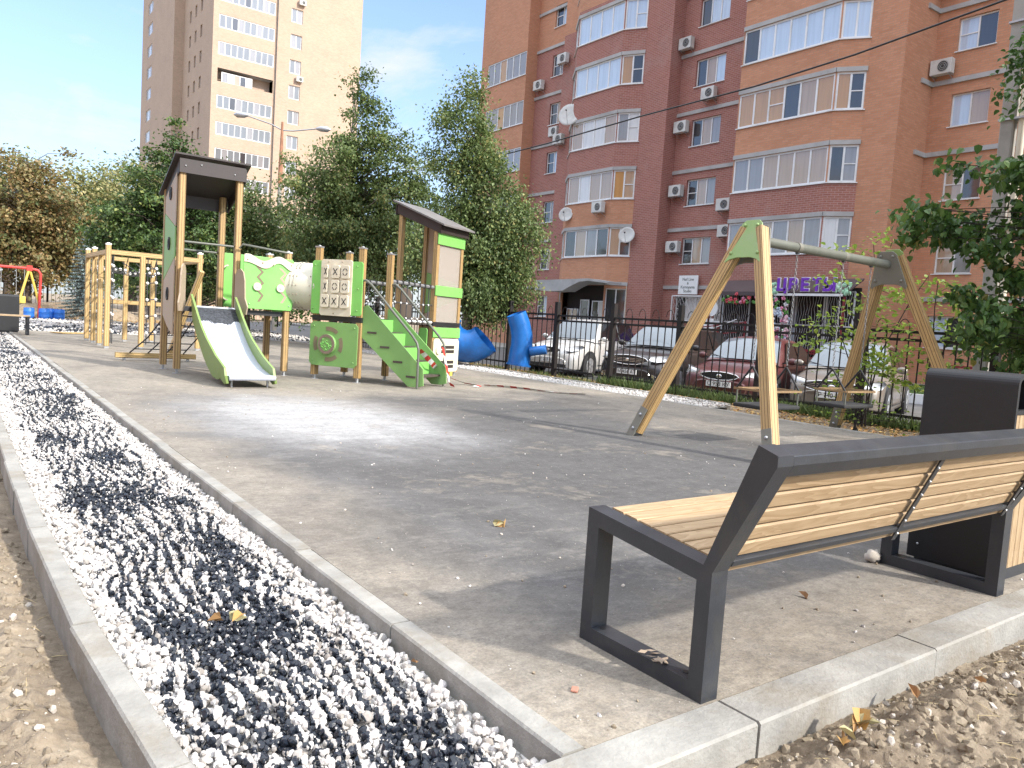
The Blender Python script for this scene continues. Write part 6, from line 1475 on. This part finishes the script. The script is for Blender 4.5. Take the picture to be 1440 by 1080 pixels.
sapling((9.55,5.35,GZb),[(.1,.1,.55,0,0),(-.1,.05,.6,.03,0),(.05,-.12,.5,0,.04),(.12,-.02,.62,-.04,0)],3,.06,43,'low twiggy shrub sprouting beside the far swing foot','lf_fresh',.06,'shrub')
# grass and weeds along the fence, lawn
def grass(name,x0,x1,y0,y1,n,z,h,seed,lab):
    r=np.random.default_rng(seed); X=r.uniform(x0,x1,n);Y=r.uniform(y0,y1,n); keep=fbm(X*1.3,Y*1.3,3,seed)>.42; X=X[keep];Y=Y[keep];m=len(X); a=r.uniform(0,6.28,m); hh=h*r.uniform(.4,1.2,m); w=h*.07+.002
    zb=z(X) if callable(z) else np.full(m,z)
    base=np.stack([X,Y,zb],-1); d=np.stack([np.cos(a),np.sin(a),0*a],-1)*w[...,None] if hasattr(w,'__len__') else np.stack([np.cos(a),np.sin(a),0*a],-1)*w
    tip=base+np.stack([r.normal(size=m)*.4,r.normal(size=m)*.4,np.ones(m)],-1)*hh[:,None]; V=np.stack([base-d,base+d,tip],1).reshape(-1,3); F=np.arange(m*3).reshape(m,3)
    tag(npmesh(name,V,F,[M['lf_birch']],attrs={'tint':np.repeat(r.uniform(.2,.8,m),3)}),lab,kind='stuff')
bankz=lambda X:np.interp(X,[11.75,12.2,12.35],[-.15,-.34,-.4])
grass('weeds',11.45,12.15,5.5,12.5,9000,bankz,.22,51,'tufts of weeds and grass along the foot of the fence')
grass('weeds',11.3,12.1,12.5,24,5000,bankz,.12,52,'sparse weeds at the foot of the far fence')
grass('lawn_grass',20.9,27.0,-6,12.9,26000,-.14,.09,53,'short bright grass of the lawn by the orange wall')
# ================================================================ WORLD, SUN, CAMERA
W=bpy.data.worlds.new('World'); S.world=W; W.use_nodes=True; nt=W.node_tree; k=NT(nt); bg=nt.nodes['Background']
sky=k.n('ShaderNodeTexSky',sky_type='NISHITA'); sky.sun_disc=False; sunaz=math.atan2(.423,-.906); sky.sun_elevation=R(34); sky.sun_rotation=sunaz
sky.air_density=1.0; sky.dust_density=1.6; sky.ozone_density=1.4; sky.altitude=150
tc=k.n('ShaderNodeTexCoord').outputs['Generated']; s=k.n('ShaderNodeSeparateXYZ'); k.l(tc,s.inputs[0])
zz=k.math('ADD',k.math('MAXIMUM',s.outputs[2],0),.22); cm=k.n('ShaderNodeCombineXYZ'); k.l(k.math('DIVIDE',s.outputs[0],zz),cm.inputs[0]); k.l(k.math('DIVIDE',s.outputs[1],zz),cm.inputs[1])
c1=k.noise(k.mapping(cm.outputs[0],(1,1.5,1),(2.3,.4,0)),1.15,9,.62,.5); c2=k.noise(k.mapping(cm.outputs[0],(2.6,.8,1)),2.2,6,.6,.8)
cl=k.ramp(k.math('ADD',k.math('MULTIPLY',c1,.75),k.math('MULTIPLY',c2,.25)),[(.45,0),(.64,1)])
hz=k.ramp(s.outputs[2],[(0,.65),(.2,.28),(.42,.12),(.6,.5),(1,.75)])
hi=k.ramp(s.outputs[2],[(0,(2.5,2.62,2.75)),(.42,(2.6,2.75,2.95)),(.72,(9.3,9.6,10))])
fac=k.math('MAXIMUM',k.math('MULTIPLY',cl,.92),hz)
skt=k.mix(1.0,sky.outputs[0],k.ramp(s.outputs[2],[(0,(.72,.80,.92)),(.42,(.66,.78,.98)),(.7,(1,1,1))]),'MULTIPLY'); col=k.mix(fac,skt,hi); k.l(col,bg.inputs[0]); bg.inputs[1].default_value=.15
sd=bpy.data.lights.new('sun','SUN'); sd.energy=2.45; sd.angle=R(2.4); sd.color=(1,.94,.85); so=bpy.data.objects.new('sun',sd); COL.objects.link(so)
d=Vector((.423*math.cos(R(34)),-.906*math.cos(R(34)),math.sin(R(34)))); so.rotation_euler=d.to_track_quat('Z','Y').to_euler()
cd=bpy.data.cameras.new('camera'); cd.lens=27; cd.sensor_width=36; cd.clip_end=3000; cd.clip_start=.05; co=bpy.data.objects.new('camera',cd); COL.objects.link(co)
r_=Vector((0.8062771,-0.58784232,0.06602)); dn=Vector((0.00665048,-0.10259221,-0.99470127)); fw=Vector((0.59150064,0.80244392,-0.07880831))
up=-dn; co.matrix_world=Matrix(((r_.x,up.x,-fw.x,0),(r_.y,up.y,-fw.y,0),(r_.z,up.z,-fw.z,1.07),(0,0,0,1)))
S.camera=co
S.view_settings.view_transform='Standard'; S.view_settings.look='None'; S.view_settings.exposure=1.3; S.view_settings.gamma=1
